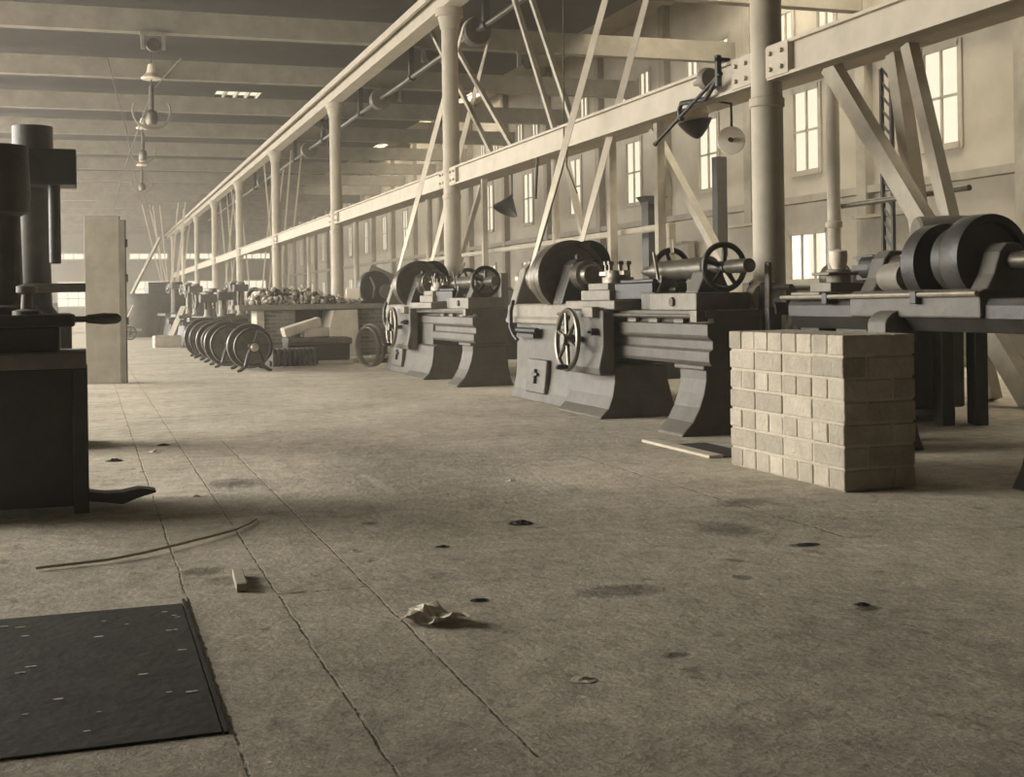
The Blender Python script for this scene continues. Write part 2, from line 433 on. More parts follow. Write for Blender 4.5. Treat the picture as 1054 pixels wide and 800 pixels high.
# ------------------------------------------------------------------ brick pier
def bricks(name, mats, x0, x1, y0, y1, z1, ch, bl, parent=None, j=.012, flip=0):
    """English bond wall block with its own mortar core"""
    mb = MB(); bh = bl / 2
    n = max(1, round(z1 / ch)); ch = z1 / n
    mb.box(x0 + .013, x1 - .013, y0 + .013, y1 - .013, 0, z1 - .008)
    core = len(mb.bm.faces)
    rnd = random.Random(3)
    def brick(a, b, c, d, z):
        q = lambda: rnd.uniform(-.003, .003)
        mb.obox(((a + b) / 2 + q(), (c + d) / 2 + q(), z + ch / 2), (b - a - j, d - c - j, ch - j), Matrix.Rotation(rnd.uniform(-.006, .006), 3, 'X') @ Matrix.Rotation(rnd.uniform(-.006, .006), 3, 'Z'))
    for r in range(n):
        z = r * ch; header = (r + flip) % 2 == 0
        step = bh if header else bl
        dep = bl if header else bh
        k = max(1, round((y1 - y0) / step)); s = (y1 - y0) / k
        for i in range(k): brick(x0, min(x0 + dep, x1), y0 + i * s, y0 + (i + 1) * s, z)
        # the remaining width on the end faces
        w = x1 - (x0 + dep)
        if w > .03:
            k2 = max(1, round(w / bl)); s2 = w / k2
            for i in range(k2):
                a = x0 + dep + i * s2
                brick(a, a + s2, y0, y0 + bh, z); brick(a, a + s2, y1 - bh, y1, z)
            k3 = max(1, round((y1 - y0 - 2 * bh) / bl)); s3 = (y1 - y0 - 2 * bh) / k3
            for i in range(k3): brick(max(x0 + dep, x1 - bh), x1, y0 + bh + i * s3, y0 + bh + (i + 1) * s3, z)
            if r == n - 1 and w > bh:
                for i in range(k3): brick(x0 + dep, x1 - bh, y0 + bh + i * s3, y0 + bh + (i + 1) * s3, z)
    mb.bm.faces.ensure_lookup_table()
    for i, f in enumerate(mb.bm.faces): f.material_index = 0 if i >= core else 1
    o = mb.build(name, mats, parent, bevel=.008, smooth=False); return o
tag(bricks('brick_pier', [M['brick'], M['mortar']], 3.6, 4.04, 5.5, 6.7, .8, .8 / 7, .3),
    'low rectangular brick pier in the right foreground with rough mortar joints', 'brick pier')

# ------------------------------------------------------------------ lathes
FLARE = [(.0, .50), (.0, .40), (-.02, .30), (-.055, .2), (-.11, .1), (-.19, .02), (-.2, 0), (.5, 0), (.49, .02), (.46, .1), (.44, .2), (.43, .3), (.42, .40), (.42, .50)]
def make_lathe(name, label, cat, loc, apron=0., facewheel=False):
    t = thing(name, label, cat, loc)
    AX, AZ = .19, 1.215
    # bed: main casting with mouldings, rails on top
    prof = [(.02, .5), (.0, .53), (.0, .60), (.03, .62), (.03, .68), (.0, .70), (-.01, .72), (-.01, .80), (.04, .81), (.04, .845), (-.02, .85), (-.02, .9), (.44, .9), (.44, .85), (.38, .84), (.38, .81), (.42, .8), (.42, .53), (.4, .5)]
    MB().prism(prof, 'y', -.05, 3.0).build('bed', M['grey'], t, .006, False)
    for l in (.35, .8, 1.2): MB().box(-.005, .03, l, l + .16, .805, .85).build('bed_lug', M['pale'], t, .004)
    # tail leg
    lg = MB().prism(FLARE, 'y', .0, .42).build('leg', M['grey'], t, .01, False)
    MB().box(-.035, .46, -.03, .45, .47, .505).build('leg_moulding', M['grey'], lg, .01)
    # pedestal below the headstock
    f2 = [(w * .4 if w < 0 else w, z * (.78 / .5) if z > .3 else z) for w, z in FLARE]
    p = MB().prism(f2, 'y', 1.75, 4.2).build('pedestal', M['grey'], t, .015, False)
    MB().prism([(-.0, .44), (-.06, .42), (-.07, .3), (-.09, .18), (-.13, .08), (-.2, .015), (-.2, 0), (.5, 0), (.47, .1), (.42, .3), (.42, .44)], 'y', 1.5, 2.5).build('toe_casting', M['grey'], p, .012, False)
    d = MB().obox((-.045, 3.45, .25), (.05, .54, .33), Matrix.Rotation(.1, 3, 'Y')).build('door', M['grey'], p, .012)
    MB().obox((-.085, 3.43, .27), (.03, .16, .03), Matrix.Rotation(.1, 3, 'Y')).obox((-.085, 3.43, .25), (.035, .03, .14), Matrix.Rotation(.1, 3, 'Y')).build('handle', M['darkgrey'], d, .004)
    # headstock casting
    hs = MB().prism([(-.05, .76), (-.05, .80), (-.03, .83), (-.02, .94), (.0, .955), (.42, .955), (.44, .94), (.44, .76)], 'y', 2.72, 4.42).build('headstock', M['pale'], t, .012, False)
    for l0, l1, mm in ((2.82, 3.06, 'darkgrey'), (4.16, 4.34, 'pale')):
        MB().prism([(-.03, .95), (.0, 1.05), (.06, 1.22), (.09, 1.32), (.14, 1.37), (.26, 1.37), (.31, 1.32), (.33, 1.22), (.38, 1.05), (.42, .95)], 'y', l0, l1).cyl((AX, (l0 + l1) / 2, 1.36), (AX, (l0 + l1) / 2, 1.42), .03, n=10).build('bearing', M[mm], hs, .015, False)
    MB().cyl((AX, 2.62, AZ), (AX, 4.55, AZ), .055).cyl((AX, 4.42, AZ), (AX, 4.5, AZ), .1).build('spindle', M['steel'], t)
    MB().lathe((AX, 3.28, AZ), (0, 1, 0), [(.03, .08), (.03, .29), (0, .30), (0, .31), (.02, .325), (.12, .325), (.14, .31), (.14, .27), (.3, .27), (.31, .255), (.31, .215), (.52, .215), (.53, .2), (.53, .165), (.7, .165), (.7, .08)], 40).build('cone_pulley', M['dsteel'], t)
    g = MB(); g.lathe((AX, 3.1, AZ), (0, 1, 0), [(.03, .06), (.03, .29), (0, .30), (0, .345), (.1, .345), (.1, .30)], 48)
    g.build('bull_gear', M['dsteel'], t)
    g = MB().lathe((AX + .21, 3.16, 1.34), (0, 1, 0), [(.02, .04), (.02, .17), (0, .18), (0, .22), (.07, .22), (.07, .1)], 40).cyl((AX + .21, 3.0, 1.34), (AX + .21, 4.2, 1.34), .03).build('back_gear', M['iron'], t)
    MB().lathe((AX, 2.58, AZ), (0, 1, 0), [(0, .05), (0, .085), (.06, .1), (.08, .135), (.26, .135), (.28, .1), (.3, .1)], 28).build('chuck', M['dsteel'], t)
    if facewheel:
        MB().spoked((AX - .02, 2.3, AZ + .03), (0, 1, 0), .17, .02, .05, 6, .014).build('face_wheel', M['dsteel'], t)
    # belt shifter handle hanging in front of the headstock
    MB().tube([(-.06, 4.12, .99), (-.1, 4.1, .88), (-.1, 4.1, .72), (-.085, 4.06, .64), (-.08, 3.95, .59)], [.02, .024, .024, .02, .018]).build('lever', M['iron'], t)
    MB().box(-.09, .0, 3.45, 3.95, .62, .66).cyl((-.06, 3.42, .69), (-.06, 4.0, .69), .03).build('latch_shaft', M['iron'], t)
    # carriage with saddle, slides and tool turret
    ca = MB().box(-.13, .48, 1.35, 2.45, .905, .98).build('carriage', M['pale'], t, .01)
    ap = MB().prism([(-.2, .36), (-.21, .42), (-.17, .6), (-.17, .9), (-.06, .9), (-.06, .36)], 'y', 1.5 + apron, 2.25 + apron).build('apron', M['grey'], t, .015, False)
    MB().box(-.23, -.16, 1.58 + apron, 1.82 + apron, .84, .93).build('clamp_block', M['pale'], ap, .008)
    hw = MB().spoked((-.31, 1.95 + apron, .65), (-1, 0, .05), .275, .024, .05, 6, .016, .05).build('handwheel', M['dsteel'], t)
    MB().cyl((-.31, 1.95 + apron, .65), (-.17, 1.95 + apron, .65), .025).build('wheel_shaft', M['dsteel'], hw)
    MB().lathe((-.33, 1.88 + apron, .42), (-1, 0, 0), [(0, .012), (.02, .02), (.07, .024), (.11, .018), (.12, .004)], 12).build('handle', M['iron'], hw)
    MB().cyl((-.24, 1.6 + apron, .72), (-.17, 1.6 + apron, .72), .03).cyl((-.27, 1.6 + apron, .72), (-.24, 1.6 + apron, .72), .012).build('feed_knob', M['iron'], ap)
    MB().box(.0, .36, 1.75, 2.4, .98, 1.07).box(.03, .3, 1.85, 2.3, 1.07, 1.13).build('cross_slide', M['pale'], t, .008)
    MB().box(.05, .36, 1.0, 1.75, .985, 1.12).box(.08, .33, 1.05, 1.7, 1.12, 1.15).cyl((.2, .85, 1.06), (.2, 1.02, 1.06), .022).build('compound_slide', M['iron'], t, .008)
    tu = MB().lathe((.19, 2.0, 1.13), (0, 0, 1), [(0, .14), (.05, .14), (.05, .11), (.11, .11)], 24).build('tool_turret', M['dsteel'], t)
    for k in range(7):
        a = 2 * PI * k / 7; x, y = .19 + .1 * math.cos(a), 2.0 + .1 * math.sin(a)
        MB().cyl((x, y, 1.22), (x, y, 1.29), .016, n=8).box(x - .02, x + .02, y - .02, y + .02, 1.29, 1.32).build('clamp_bolt', M['dsteel'], tu)
    MB().box(.16, .22, 1.8, 2.35, 1.2, 1.235).build('cutting_tool', M['steel'], tu)
    # tailstock
    tb = MB().box(-.01, .43, .12, .92, .9, 1.03).build('tailstock', M['pale'], t, .008)
    MB().prism([(.05, 1.03), (.09, 1.12), (.12, 1.2), (.26, 1.2), (.29, 1.12), (.33, 1.03)], 'y', .22, .42).build('tailstock_support', M['grey'], tb, .012, False)
    MB().prism([(.08, 1.03), (.12, 1.12), (.13, 1.2), (.25, 1.2), (.26, 1.12), (.3, 1.03)], 'y', .98, 1.1).box(.02, .36, .9, 1.15, .9, 1.04).build('tailstock_support', M['grey'], tb, .012, False)
    MB().cyl((-.03, .5, .965), (-.008, .5, .965), .035, n=14).build('oil_hole_cover', M['iron'], tb)
    MB().lathe((AX, .26, AZ), (0, 1, 0), [(0, .06), (.02, .085), (.3, .085), (.32, .08), (.95, .072), (.97, .05), (1.15, .035), (1.25, .006)], 28).build('tailstock_barrel', M['dsteel'], t)
    w2 = MB().spoked((AX, .06, AZ), (0, 1, 0), .185, .022, .045, 5, .017, .05).build('tailstock_handwheel', M['iron'], t)
    MB().lathe((AX, -.32, AZ), (0, 1, 0), [(0, .03), (.01, .05), (.3, .05), (.32, .04), (.6, .04)], 20).build('screw_end', M['dsteel'], w2)
    MB().spoked((AX + .12, 1.18, AZ + .02), (0, 1, 0), .17, .024, .04, 4, .016, .03).build('clamp_wheel', M['iron'], t)
    MB().bar((.1, .98, 1.14), (.06, .98, 1.36), .02, .02).cyl((.05, .62, 1.33), (.2, .95, 1.45), .014, n=8).build('clamp_lever', M['steel'], t)
    MB().cyl((-.07, .05, .86), (-.07, 2.8, .86), .016, n=10).box(-.09, .0, -.04, .06, .82, .9).build('lead_screw', M['dsteel'], t)
    return t
make_lathe('metal_lathe', 'large heavy lathe behind the brick pier end with spoked apron wheel and polished tailstock', 'lathe', (4.2, 8.15, 0))
t = make_lathe('metal_lathe', 'second heavy lathe further back, left of the large lathe, in front of a tall column', 'lathe', (4.2, 13.95, 0), .78, True)

# third lathe at far right, behind the pier
def far_right_lathe():
    t = thing('metal_lathe', 'lathe with big belt pulley at far right behind the brick pier', 'lathe', (4.55, 5.3, 0))
    LEG = [(.03, .74), (.03, .3), (-.04, .1), (-.1, 0), (.5, 0), (.46, .1), (.41, .3), (.41, .74)]
    MB().prism([(.0, .86), (.0, .93), (.02, .97), (.42, .97), (.44, .93), (.44, .86), (.38, .78), (.06, .78)], 'y', -.3, 2.3).build('bed', M['darkgrey'], t, .008, False)
    for l0, l1 in ((-.28, .0), (1.5, 1.85), (2.05, 2.28)): MB().prism(LEG, 'y', l0, l1).box(.08, .36, l0, l1, .7, .8).build('leg', M['darkgrey'], t, .01, False)
    hs = MB().prism([(-.03, .86), (-.03, 1.0), (.0, 1.02), (.44, 1.02), (.46, 1.0), (.46, .86)], 'y', .3, 1.52).build('headstock', M['grey'], t, .012, False)
    for l in (.32, 1.36):
        MB().prism([(.02, 1.0), (.08, 1.1), (.12, 1.22), (.17, 1.27), (.25, 1.27), (.3, 1.22), (.33, 1.1), (.4, 1.0)], 'y', l, l + .14).build('bearing', M['grey'], hs, .012, False)
    MB().lathe((.21, .1, 1.17), (0, 1, 0), [(0, .05), (.65, .05), (.65, .07), (1.3, .07), (1.3, .05), (1.5, .05)], 22).build('spindle', M['dsteel'], t)
    MB().lathe((.21, .88, 1.17), (0, 1, 0), [(.03, .05), (.03, .19), (.0, .2), (0, .235), (.12, .235), (.12, .2)], 44).build('bull_gear', M['darkgrey'], t)
    MB().lathe((.21, .48, 1.19), (0, 1, 0), [(.03, .06), (.03, .19), (0, .205), (0, .245), (.02, .25), (.14, .25), (.16, .24), (.16, .19), (.3, .19), (.3, .1)], 44).build('cone_pulley', M['darkgrey'], t)
    MB().lathe((.1, 1.1, 1.1), (0, 1, 0), [(0, .05), (0, .085), (.1, .09), (.2, .085), (.2, .05)], 24).build('back_gear', M['pale'], t)
    mb = MB().cyl((.21, 1.5, 1.17), (.21, 1.66, 1.17), .085)
    for k in range(6):
        a = PI * k / 3; mb.box(.21 + .07 * math.cos(a) - .016, .21 + .07 * math.cos(a) + .016, 1.54, 1.72, 1.17 + .07 * math.sin(a) - .016, 1.17 + .07 * math.sin(a) + .016)
    mb.build('chuck', M['iron'], t)
    MB().cyl((-.05, .3, .995), (-.05, 2.3, .985), .016, n=10).build('feed_rod', M['steel'], t)
    for l in (1.72, .8): MB().box(-.07, .02, l, l + .06, .94, 1.015).build('rod_bracket', M['darkgrey'], t, .006)
    ca = MB().box(-.04, .48, 1.85, 2.2, .975, 1.02).build('carriage', M['pale'], t, .008)
    MB().box(.08, .36, 1.9, 2.15, 1.02, 1.08).cyl((.22, 2.02, 1.08), (.22, 2.02, 1.17), .08).box(.08, .36, 1.92, 2.13, 1.13, 1.15).build('tool_post', M['pale'], ca, .006)
    MB().lathe((.22, 2.02, 1.17), (0, 0, 1), [(0, .04), (.05, .06), (.12, .06), (.13, .03)], 14).build('clamp_nut', M['enamel'], ca)
    MB().prism([(-.12, .72), (-.12, .82)] + [(-.12 + .2 - .2 * math.cos(a), .82 + .1 * math.sin(a)) for a in (.3, .7, 1.1, 1.57)] + [(.1, .72)], 'y', 1.02, 1.2).build('gear_cover', M['grey'], t, .006)
    return t
far_right_lathe()
# belt lever post and bracket between the lathes
t = thing('shifter_lever', 'short dark leaning lever standing just right of the thick near column', 'lever', (4.62, 7.95, 0))
MB().bar((0, 0, .0), (.0, .02, .92), .06, .05).build('stand', M['darkgrey'], t, .008)
MB().bar((0, .03, .88), (-.03, -.02, 1.24), .06, .03).build('blade', M['dsteel'], t, .006)
t = thing('bearing_bracket', 'dark shaft bracket on a stand between the large lathe tail and the thick column', 'bracket', (4.77, 8.2, 0))
MB().prism([(-.16, .86), (-.13, .95), (-.05, 1.0), (.02, 1.1), (.08, 1.1), (.1, .98), (.16, .86)], 'x', -.05, .05).box(-.05, .05, -.06, .06, 0, .87).box(-.055, .055, -.16, .16, 0, .04).build('stand', M['iron'], t, .006)
MB().cyl((.0, -.28, 1.06), (.0, .34, 1.06), .022).box(-.04, .04, .26, .36, 1.02, 1.1).build('shaft', M['dsteel'], t)
MB().lathe((0, .1, .99), (0, 1, 0), [(0, .03), (0, .1), (.08, .12), (.1, .03)], 20).build('cup', M['enamel'], t)

# ------------------------------------------------------------------ overhead line shaft and belts
SX, SZ = 5.55, 5.0
ls = thing('line_shaft', 'long overhead steel line shaft carrying pulleys under the roof beams', 'shaft', (SX, 0, SZ))
MB().cyl((0, YB + .5, 0), (0, 62, 0), .04).build('shaft', M['dsteel'], ls)
SY = [11.75, 18.0, 24.5, 33., 42.]
for y in SY: MB().lathe((0, y - .12, 0), (0, 1, 0), [(0, .15), (0, .2), (.02, .205), (.12, .21), (.22, .205), (.24, .2), (.24, .15)], 32).cyl((0, y - .1, 0), (0, y + .1, 0), .07).build('pulley', M['grey'], ls)
for k in range(-2, 12):
    y = 8.62 + 4.45 * k
    MB().box(-.05, .05, y - .05, y + .05, .02, .55).cyl((0, y - .08, 0), (0, y + .08, 0), .075).build('hanger', M['darkgrey'], ls, .01)
def belt(c1, r1, c2, r2, y, w, lab, y2=None):
    """open belt around two pulleys lying in an x-z plane"""
    y2 = y if y2 is None else y2
    a = Vector((c1[0], c1[1])); b = Vector((c2[0], c2[1])); d = (b - a).normalized(); s = Vector((-d.y, d.x))
    dl = (b - a).length; off = math.asin((r1 - r2) / dl)
    base = math.atan2(d.y, d.x)
    pts = []
    for k in range(13):
        an = base + PI / 2 - off + (PI + 2 * off) * k / 12
        pts.append((a.x + r1 * math.cos(an), y, a.y + r1 * math.sin(an)))
    for k in range(13):
        an = base - PI / 2 + off + (PI - 2 * off) * k / 12
        pts.append((b.x + r2 * math.cos(an), y2, b.y + r2 * math.sin(an)))
    mb = MB(); n = len(pts); bm = mb.bm
    mid = Vector((0, 0))
    def nrm(i):
        p0, p1 = Vector(pts[i - 1]), Vector(pts[(i + 1) % n]); q = p1 - p0
        return Vector((q.z, 0, -q.x)).normalized()
    full = []                                    # (point, outward normal, twist): the straight runs are subdivided and slackly twisted
    for i, p in enumerate(pts):
        full.append((Vector(p), nrm(i), 0.0))
        if i in (12, n - 1):
            q0, q1 = Vector(p), Vector(pts[(i + 1) % n]); v0, v1 = nrm(i), nrm((i + 1) % n)
            for k in range(1, 20):
                f = k / 20; full.append((q0.lerp(q1, f), v0.lerp(v1, f).normalized(), 0.75 * math.sin(PI * f) * (1 if i == 12 else -1)))
    n = len(full); rings = []
    for p, v, tw in full:
        e = Vector((0, 1, 0)); d_ = v.cross(e)
        R = Matrix.Rotation(tw, 3, d_) if tw else Matrix.Identity(3)
        v = (R @ v) * .004; e = R @ e * (w / 2)
        rings.append([bm.verts.new(p + v - e), bm.verts.new(p + v + e), bm.verts.new(p - v + e), bm.verts.new(p - v - e)])
    for i in range(n):
        A, B = rings[i], rings[(i + 1) % n]
        for k in range(4): bm.faces.new((A[k], A[(k + 1) % 4], B[(k + 1) % 4], B[k]))
    return tag(mb.build('drive_belt', M['belt']), lab, 'belt', 'leather drive belts')
belt((4.39, 1.215), .221, (SX, SZ), .212, 11.84, .075, 'pale leather belt rising from the cone pulley of the large lathe', 11.85)
belt((4.39, 1.215), .221, (SX, SZ), .212, 17.64, .085, 'pale leather belt rising from the second lathe past the tall column', 18.0)

# loose hanging belts far down the hall
for i, (x, y, zt, zb, dx) in enumerate([(5.3, 36, 4.6, 1.2, .25), (5.3, 38.5, 4.6, 1.3, -.2), (5.4, 40.5, 4.6, 1.2, .3), (5.3, 47, 4.8, 1.2, -.3), (5.2, 50, 4.8, 1.2, .3), (5.4, 53, 4.8, 1.2, -.2),
                                         (3.6, 58, 4.8, 1.2, .3), (3.2, 60, 4.8, 1.2, -.3), (3.9, 62, 4.8, 1.2, .2), (2.9, 57, 4.6, 1.2, -.6), (4.3, 64, 4.8, 1.2, .3)]):
    tag(MB().bar((x + dx, y, zt + .75), (x - dx, y, .03), .045, .012, (0, 1, 0)).bar((x + dx + .3, y, zt + .75), (x - dx + .18, y, .03), .045, .012, (0, 1, 0)).build('drive_belt', M['belt']),
        'thin pale belt hanging among the distant belts down the hall', 'belt', 'distant hanging belts')

# ------------------------------------------------------------------ lamps and rods near the thick column
def shade(mb, c, ax, r, h): 
    return mb.lathe(c, ax, [(0, .03), (.05, .035), (.06, .05), (h, r), (h + .012, r), (h + .01, r - .012), (.075, .04)], 28)
t = thing('hanging_lamp', 'dark bowl lamp with a pale globe below the girder, left of the near column', 'lamp', (5.6, 11.0, 2.64))
MB().lathe((.02, 0, -.11), (-.18, 0, 1), [(0, .02), (.02, .05), (.07, .10), (.14, .15), (.17, .165), (.18, .16), (.15, .14), (.1, .09)], 28).build('lamp_bowl', M['darkgrey'], t)
MB().lathe((-.01, 0, .07), (-.18, 0, 1), [(0, .13), (.04, .15), (.1, .14), (.15, .08), (.17, .03)], 28).build('globe', M['enamel'], t)
MB().cyl((-.03, 0, .2), (-.03, 0, .36), .02).cyl((0, 0, .34), (-.25, 0, .34), .02).build('stem', M['wire'], t)
t = thing('hanging_lamp', 'pale round lamp reflector facing the aisle beside the near column', 'lamp', (5.9, 10.85, 2.5))
MB().lathe((0, 0, 0), (-.55, -.8, -.05), [(0, .03), (.0, .13), (.02, .135), (.025, .13), (.03, .05)], 32).build('reflector', M['enamel'], t)
MB().cyl((-.02, -.03, 0), (-.05, -.07, 0), .022).build('bulb', M['iron'], t)
MB().tube([(0, 0, 0), (.02, .03, .08), (.02, .03, .36), (-.3, .03, .4), (-.84, .03, .4)], .014).build('stem', M['wire'], t)
t = thing('hanging_lamp', 'dark tilted lamp shade before the bright window right of the tall column', 'lamp', (8.0, 24.0, 2.75))
shade(MB(), (.1, 0, .35), (-.45, -.1, -.9), .26, .36).build('lamp_shade', M['darkgrey'], t)
MB().cyl((.1, 0, .33), (.1, 0, .8), .02).build('stem', M['wire'], t)
t = thing('shifter_rod', 'black iron rod slanting down from the girder by the near column', 'rod', (4.86, 9.6, 2.7))
MB().cyl((.0, -.45, .08), (.0, .75, -.32), .016).ball((0, .75, -.32), .025, 1).build('rod', M['iron'], t)
MB().tube([(0, -.5, .1), (.02, -.2, -.06), (.02, .25, -.03), (.02, .3, -.08), (.02, .28, -.16), (.0, .2, -.17)], .022).build('bent_arm', M['iron'], t)
MB().box(-.02, .02, -.48, -.44, .0, .25).box(-.02, .1, -.48, -.44, .2, .23).build('clip', M['iron'], t)
t = thing('bell_bracket', 'bell shaped pale bracket on the girder face beside the thick near column', 'bracket', (4.9, 9.35, 2.8))
MB().lathe((0, .3, 0), (0, -1, 0), [(0, .01), (.02, .02), (.16, .035), (.22, .08), (.24, .1), (.26, .1), (.3, .08)], 22).build('bell', M['pale'], t)
MB().cyl((0, .2, .0), (0.08, .2, 0), .02).build('mount', M['dsteel'], t)
def hang(name, pts, r, lab, cat='wire'):
    return tag(MB().tube(pts, r, 6).build(name, M['wire']), lab, cat)
hang('hanging_rod', [(4.96, 13.75, 2.66), (4.95, 13.75, 2.5), (4.93, 13.75, 2.2), (4.93, 13.75, 2.16)], .016, 'thin iron rod with a knob hanging from the girder above the lathes', 'rod')
hang('hanging_wire', [(4.97, 12.85, 5.5), (4.96, 12.9, 2.5), (4.93, 13.5, 1.9)], .008, 'thin wire dropping from the roof in front of the girder', 'wire')
hang('hanging_wire', [(4.96, 12.9, 2.65), (4.95, 12.9, 2.45), (4.9, 13.6, 1.55)], .009, 'left leg of the forked wire under the girder above the cone pulley', 'wire')
hang('hanging_wire', [(4.96, 12.8, 2.65), (4.95, 12.8, 2.45), (4.95, 12.5, 2.12)], .009, 'right leg of the forked wire under the girder', 'wire')
tag(MB().box(10.9, 11.1, 20.6, 20.8, 1.0, 3.55).build('vent_duct', M['darkgrey'], smooth=False), 'narrow dark vertical duct right of the tall wall window', 'duct')
tag(MB().box(8.5, 8.75, 18.4, 18.65, 1.0, 2.62).prism([(8.42, 2.62), (8.83, 2.62), (8.72, 2.5), (8.53, 2.5)], 'y', 18.35, 18.7).build('vent_duct', M['darkgrey'], smooth=False), 'dark hopper topped post behind the belt of the large lathe', 'duct')
STRUTS = [(16.77, 3.03, 20.13, 5.55), (15.88, 3.03, 19.49, 5.55), (14.28, 3.03, 16.16, 5.55), (13.67, 3.03, 15.62, 5.55)]
for i, (y0, z0, y1, z1) in enumerate(STRUTS):
    tag(MB().bar((5.38, y0, z0), (5.38, y1, z1), .06, .06).build('roof_strut', M['timber'], smooth=False),
        'thin slanting roof strut above the girder, ' + ['just right of the second tall column', 'second to the right of the tall column', 'left of the belts of the large lathe', 'nearest to the belts of the large lathe'][i], 'strut', 'roof struts')
# lattice standard at right wall
t = thing('lattice_standard', 'tall narrow lattice iron standard against the right wall', 'lattice', (8.4, 11.9, 0))
mb = MB()
for s in (-.09, .09): mb.box(-.02, .02, s - .018, s + .018, 0, 3.5)
for k in range(22): mb.bar((0, -.09, .1 + .155 * k), (0, .09, .255 + .155 * k), .012, .03)
mb.build('lattice', M['darkgrey'], t)

# ------------------------------------------------------------------ hanging lamps in the aisle roof
def arc_lamp(loc, lab, s=1.):
    t = thing('arc_lamp', lab, 'lamp', loc, 0, 'aisle ceiling lamps')
    mb = MB(); n = 24
    pts = [(.36 * s * math.cos(a), 0, .36 * s * math.sin(a)) for a in [PI * (.86 + 1.28 * k / n) for k in range(n + 1)]]
    MB().tube(pts, .022 * s).build('hoop', M['pale'], t)
    MB().lathe((0, 0, -.28 * s), (0, 0, 1), [(0, .03), (.0, .09 * s), (.1 * s, .13 * s), (.26 * s, .1 * s), (.3 * s, .05 * s), (.75 * s, .05 * s), (.77 * s, .03)], 18).build('lamp_body', M['dsteel'], t)
    MB().lathe((0, 0, .62 * s), (0, 0, 1), [(0, .18 * s), (.03, .2 * s), (.12 * s, .1 * s), (.3 * s, .06 * s), (.32 * s, .02)], 18).build('insulator', M['enamel'], t)
    MB().cyl((0, 0, .4 * s), (0, 0, 6.1 - loc[2]), .015, n=8).build('stem', M['wire'], t)
    return t
arc_lamp((1.26, 26.0, 4.85), 'nearest hooped lamp hanging from the aisle roof at upper left')
arc_lamp((1.42, 34.0, 5.0), 'second hooped lamp behind the nearest one in the aisle roof', .9)
arc_lamp((1.75, 43.0, 5.0), 'smaller hooped lamp, third back along the aisle roof', .9)
for i, (x, y) in enumerate(((1.1, 21.97), (5.9, 21.97), (6.2, 26.42), (5.6, 30.87), (7.7, 21.97))):
    t = thing('beam_pulley', ['pale pulley bracket clamped under the nearest left roof beam', 'bracket pulley under the roof beam left of the pale strut', 'bracket pulley under the second roof beam past the tall column', 'small bracket pulley far back on a roof beam', 'bracket pulley with rod at the top right of the tall column'][i], 'bracket', (x, y - .16, 5.55), 0, 'roof beam brackets')
    MB().box(-.22, .22, -.05, .04, -.06, -.002).box(-.2, -.14, -.04, .03, -.3, -.05).box(.14, .2, -.04, .03, -.3, -.05).build('bracket', M['pale'], t, .006)
    MB().lathe((0, -.06, -.22), (0, 1, 0), [(0, .02), (0, .11), (.02, .12), (.08, .12), (.1, .11), (.1, .02)], 20).cyl((-.2, -.01, -.22), (.2, -.01, -.22), .02).build('pulley', M['dsteel'], t)
hang('hanging_wire', [(.4, 24, 5.5), (.9, 30, 4.95), (1.6, 44, 5.2), (2.5, 52, 4.6)], .012, 'sagging wire strung along the aisle roof at left', 'wire')
hang('hanging_wire', [(1.7, 24, 5.54), (1.3, 26.2, 5.3), (.9, 34, 4.4), (.6, 40, 3.2)], .012, 'wire slanting down from the nearest hooped lamp', 'wire')

# ------------------------------------------------------------------ plank bench with brick piers and scrap castings
t = thing('plank_bench', 'long dark plank bench on brick piers holding a heap of castings', 'bench', (2.6, 23.3, 0))
MB().box(0, 3.0, 0, .66, .87, .97).box(-.05, 3.0, .66, 1.3, .88, .97).build('tabletop', M['bench'], t, .01)
MB().box(.5, 2.9, 1.15, 1.2, 0, .875).build('back_board', M['deck'], t)  # added dark sheet, stands in for the shade under the bench
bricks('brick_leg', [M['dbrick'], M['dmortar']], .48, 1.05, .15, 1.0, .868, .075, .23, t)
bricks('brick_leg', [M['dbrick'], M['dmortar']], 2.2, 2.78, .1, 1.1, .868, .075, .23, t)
MB().box(.33, .475, .1, .9, 0, .868).build('side_slab', M['sack'], t, .01)
tag(MB().prism([(4.08, 0), (4.3, .85), (4.76, .86), (4.79, 0)], 'y', 23.15, 24.2).build('cement_block', M['sack'], None, .02, False), 'big pale tapered cement block under the plank bench', 'block')
protos = []
def chunk(kind):
    mb = MB(); R = random.Random(kind)
    if kind == 0: mb.ball((0, 0, 0), .062, 1, (1, .8, .7))
    elif kind == 1: mb.lathe((-.06, 0, 0), (1, 0, 0), [(0, .03), (.0, .045), (.12, .045), (.12, .03)], 10)
    elif kind == 2: mb.box(-.06, .06, -.03, .03, -.03, .0).box(-.06, -.02, -.03, .03, -.03, .06)
    elif kind == 3: mb.torus((0, 0, 0), (.3, 1, .3), .05, .022, 14, 6)
    elif kind == 4: mb.ball((0, 0, 0), .055, 1, (1.2, .9, .8)).cyl((0, 0, 0), (.09, .02, .02), .025, n=8)
    return mb
me_list = []
for k in range(5):
    o = chunk(k).build('metal_casting', M['casting'], None, 0, k != 0); me_list.append(o)
def prof(x):
    if x < 2.85: return 0
    for a, b, ha, hb in ((2.85, 3.05, .12, .26), (3.05, 3.8, .26, .30), (3.8, 4.15, .3, .2), (4.15, 4.9, .19, .05)):
        if a <= x <= b: return ha + (hb - ha) * (x - a) / (b - a)
    return 0
cnt = 0; LBL = 'small raw metal casting in the heap on the plank bench'; GRP = 'castings heaped on the bench'
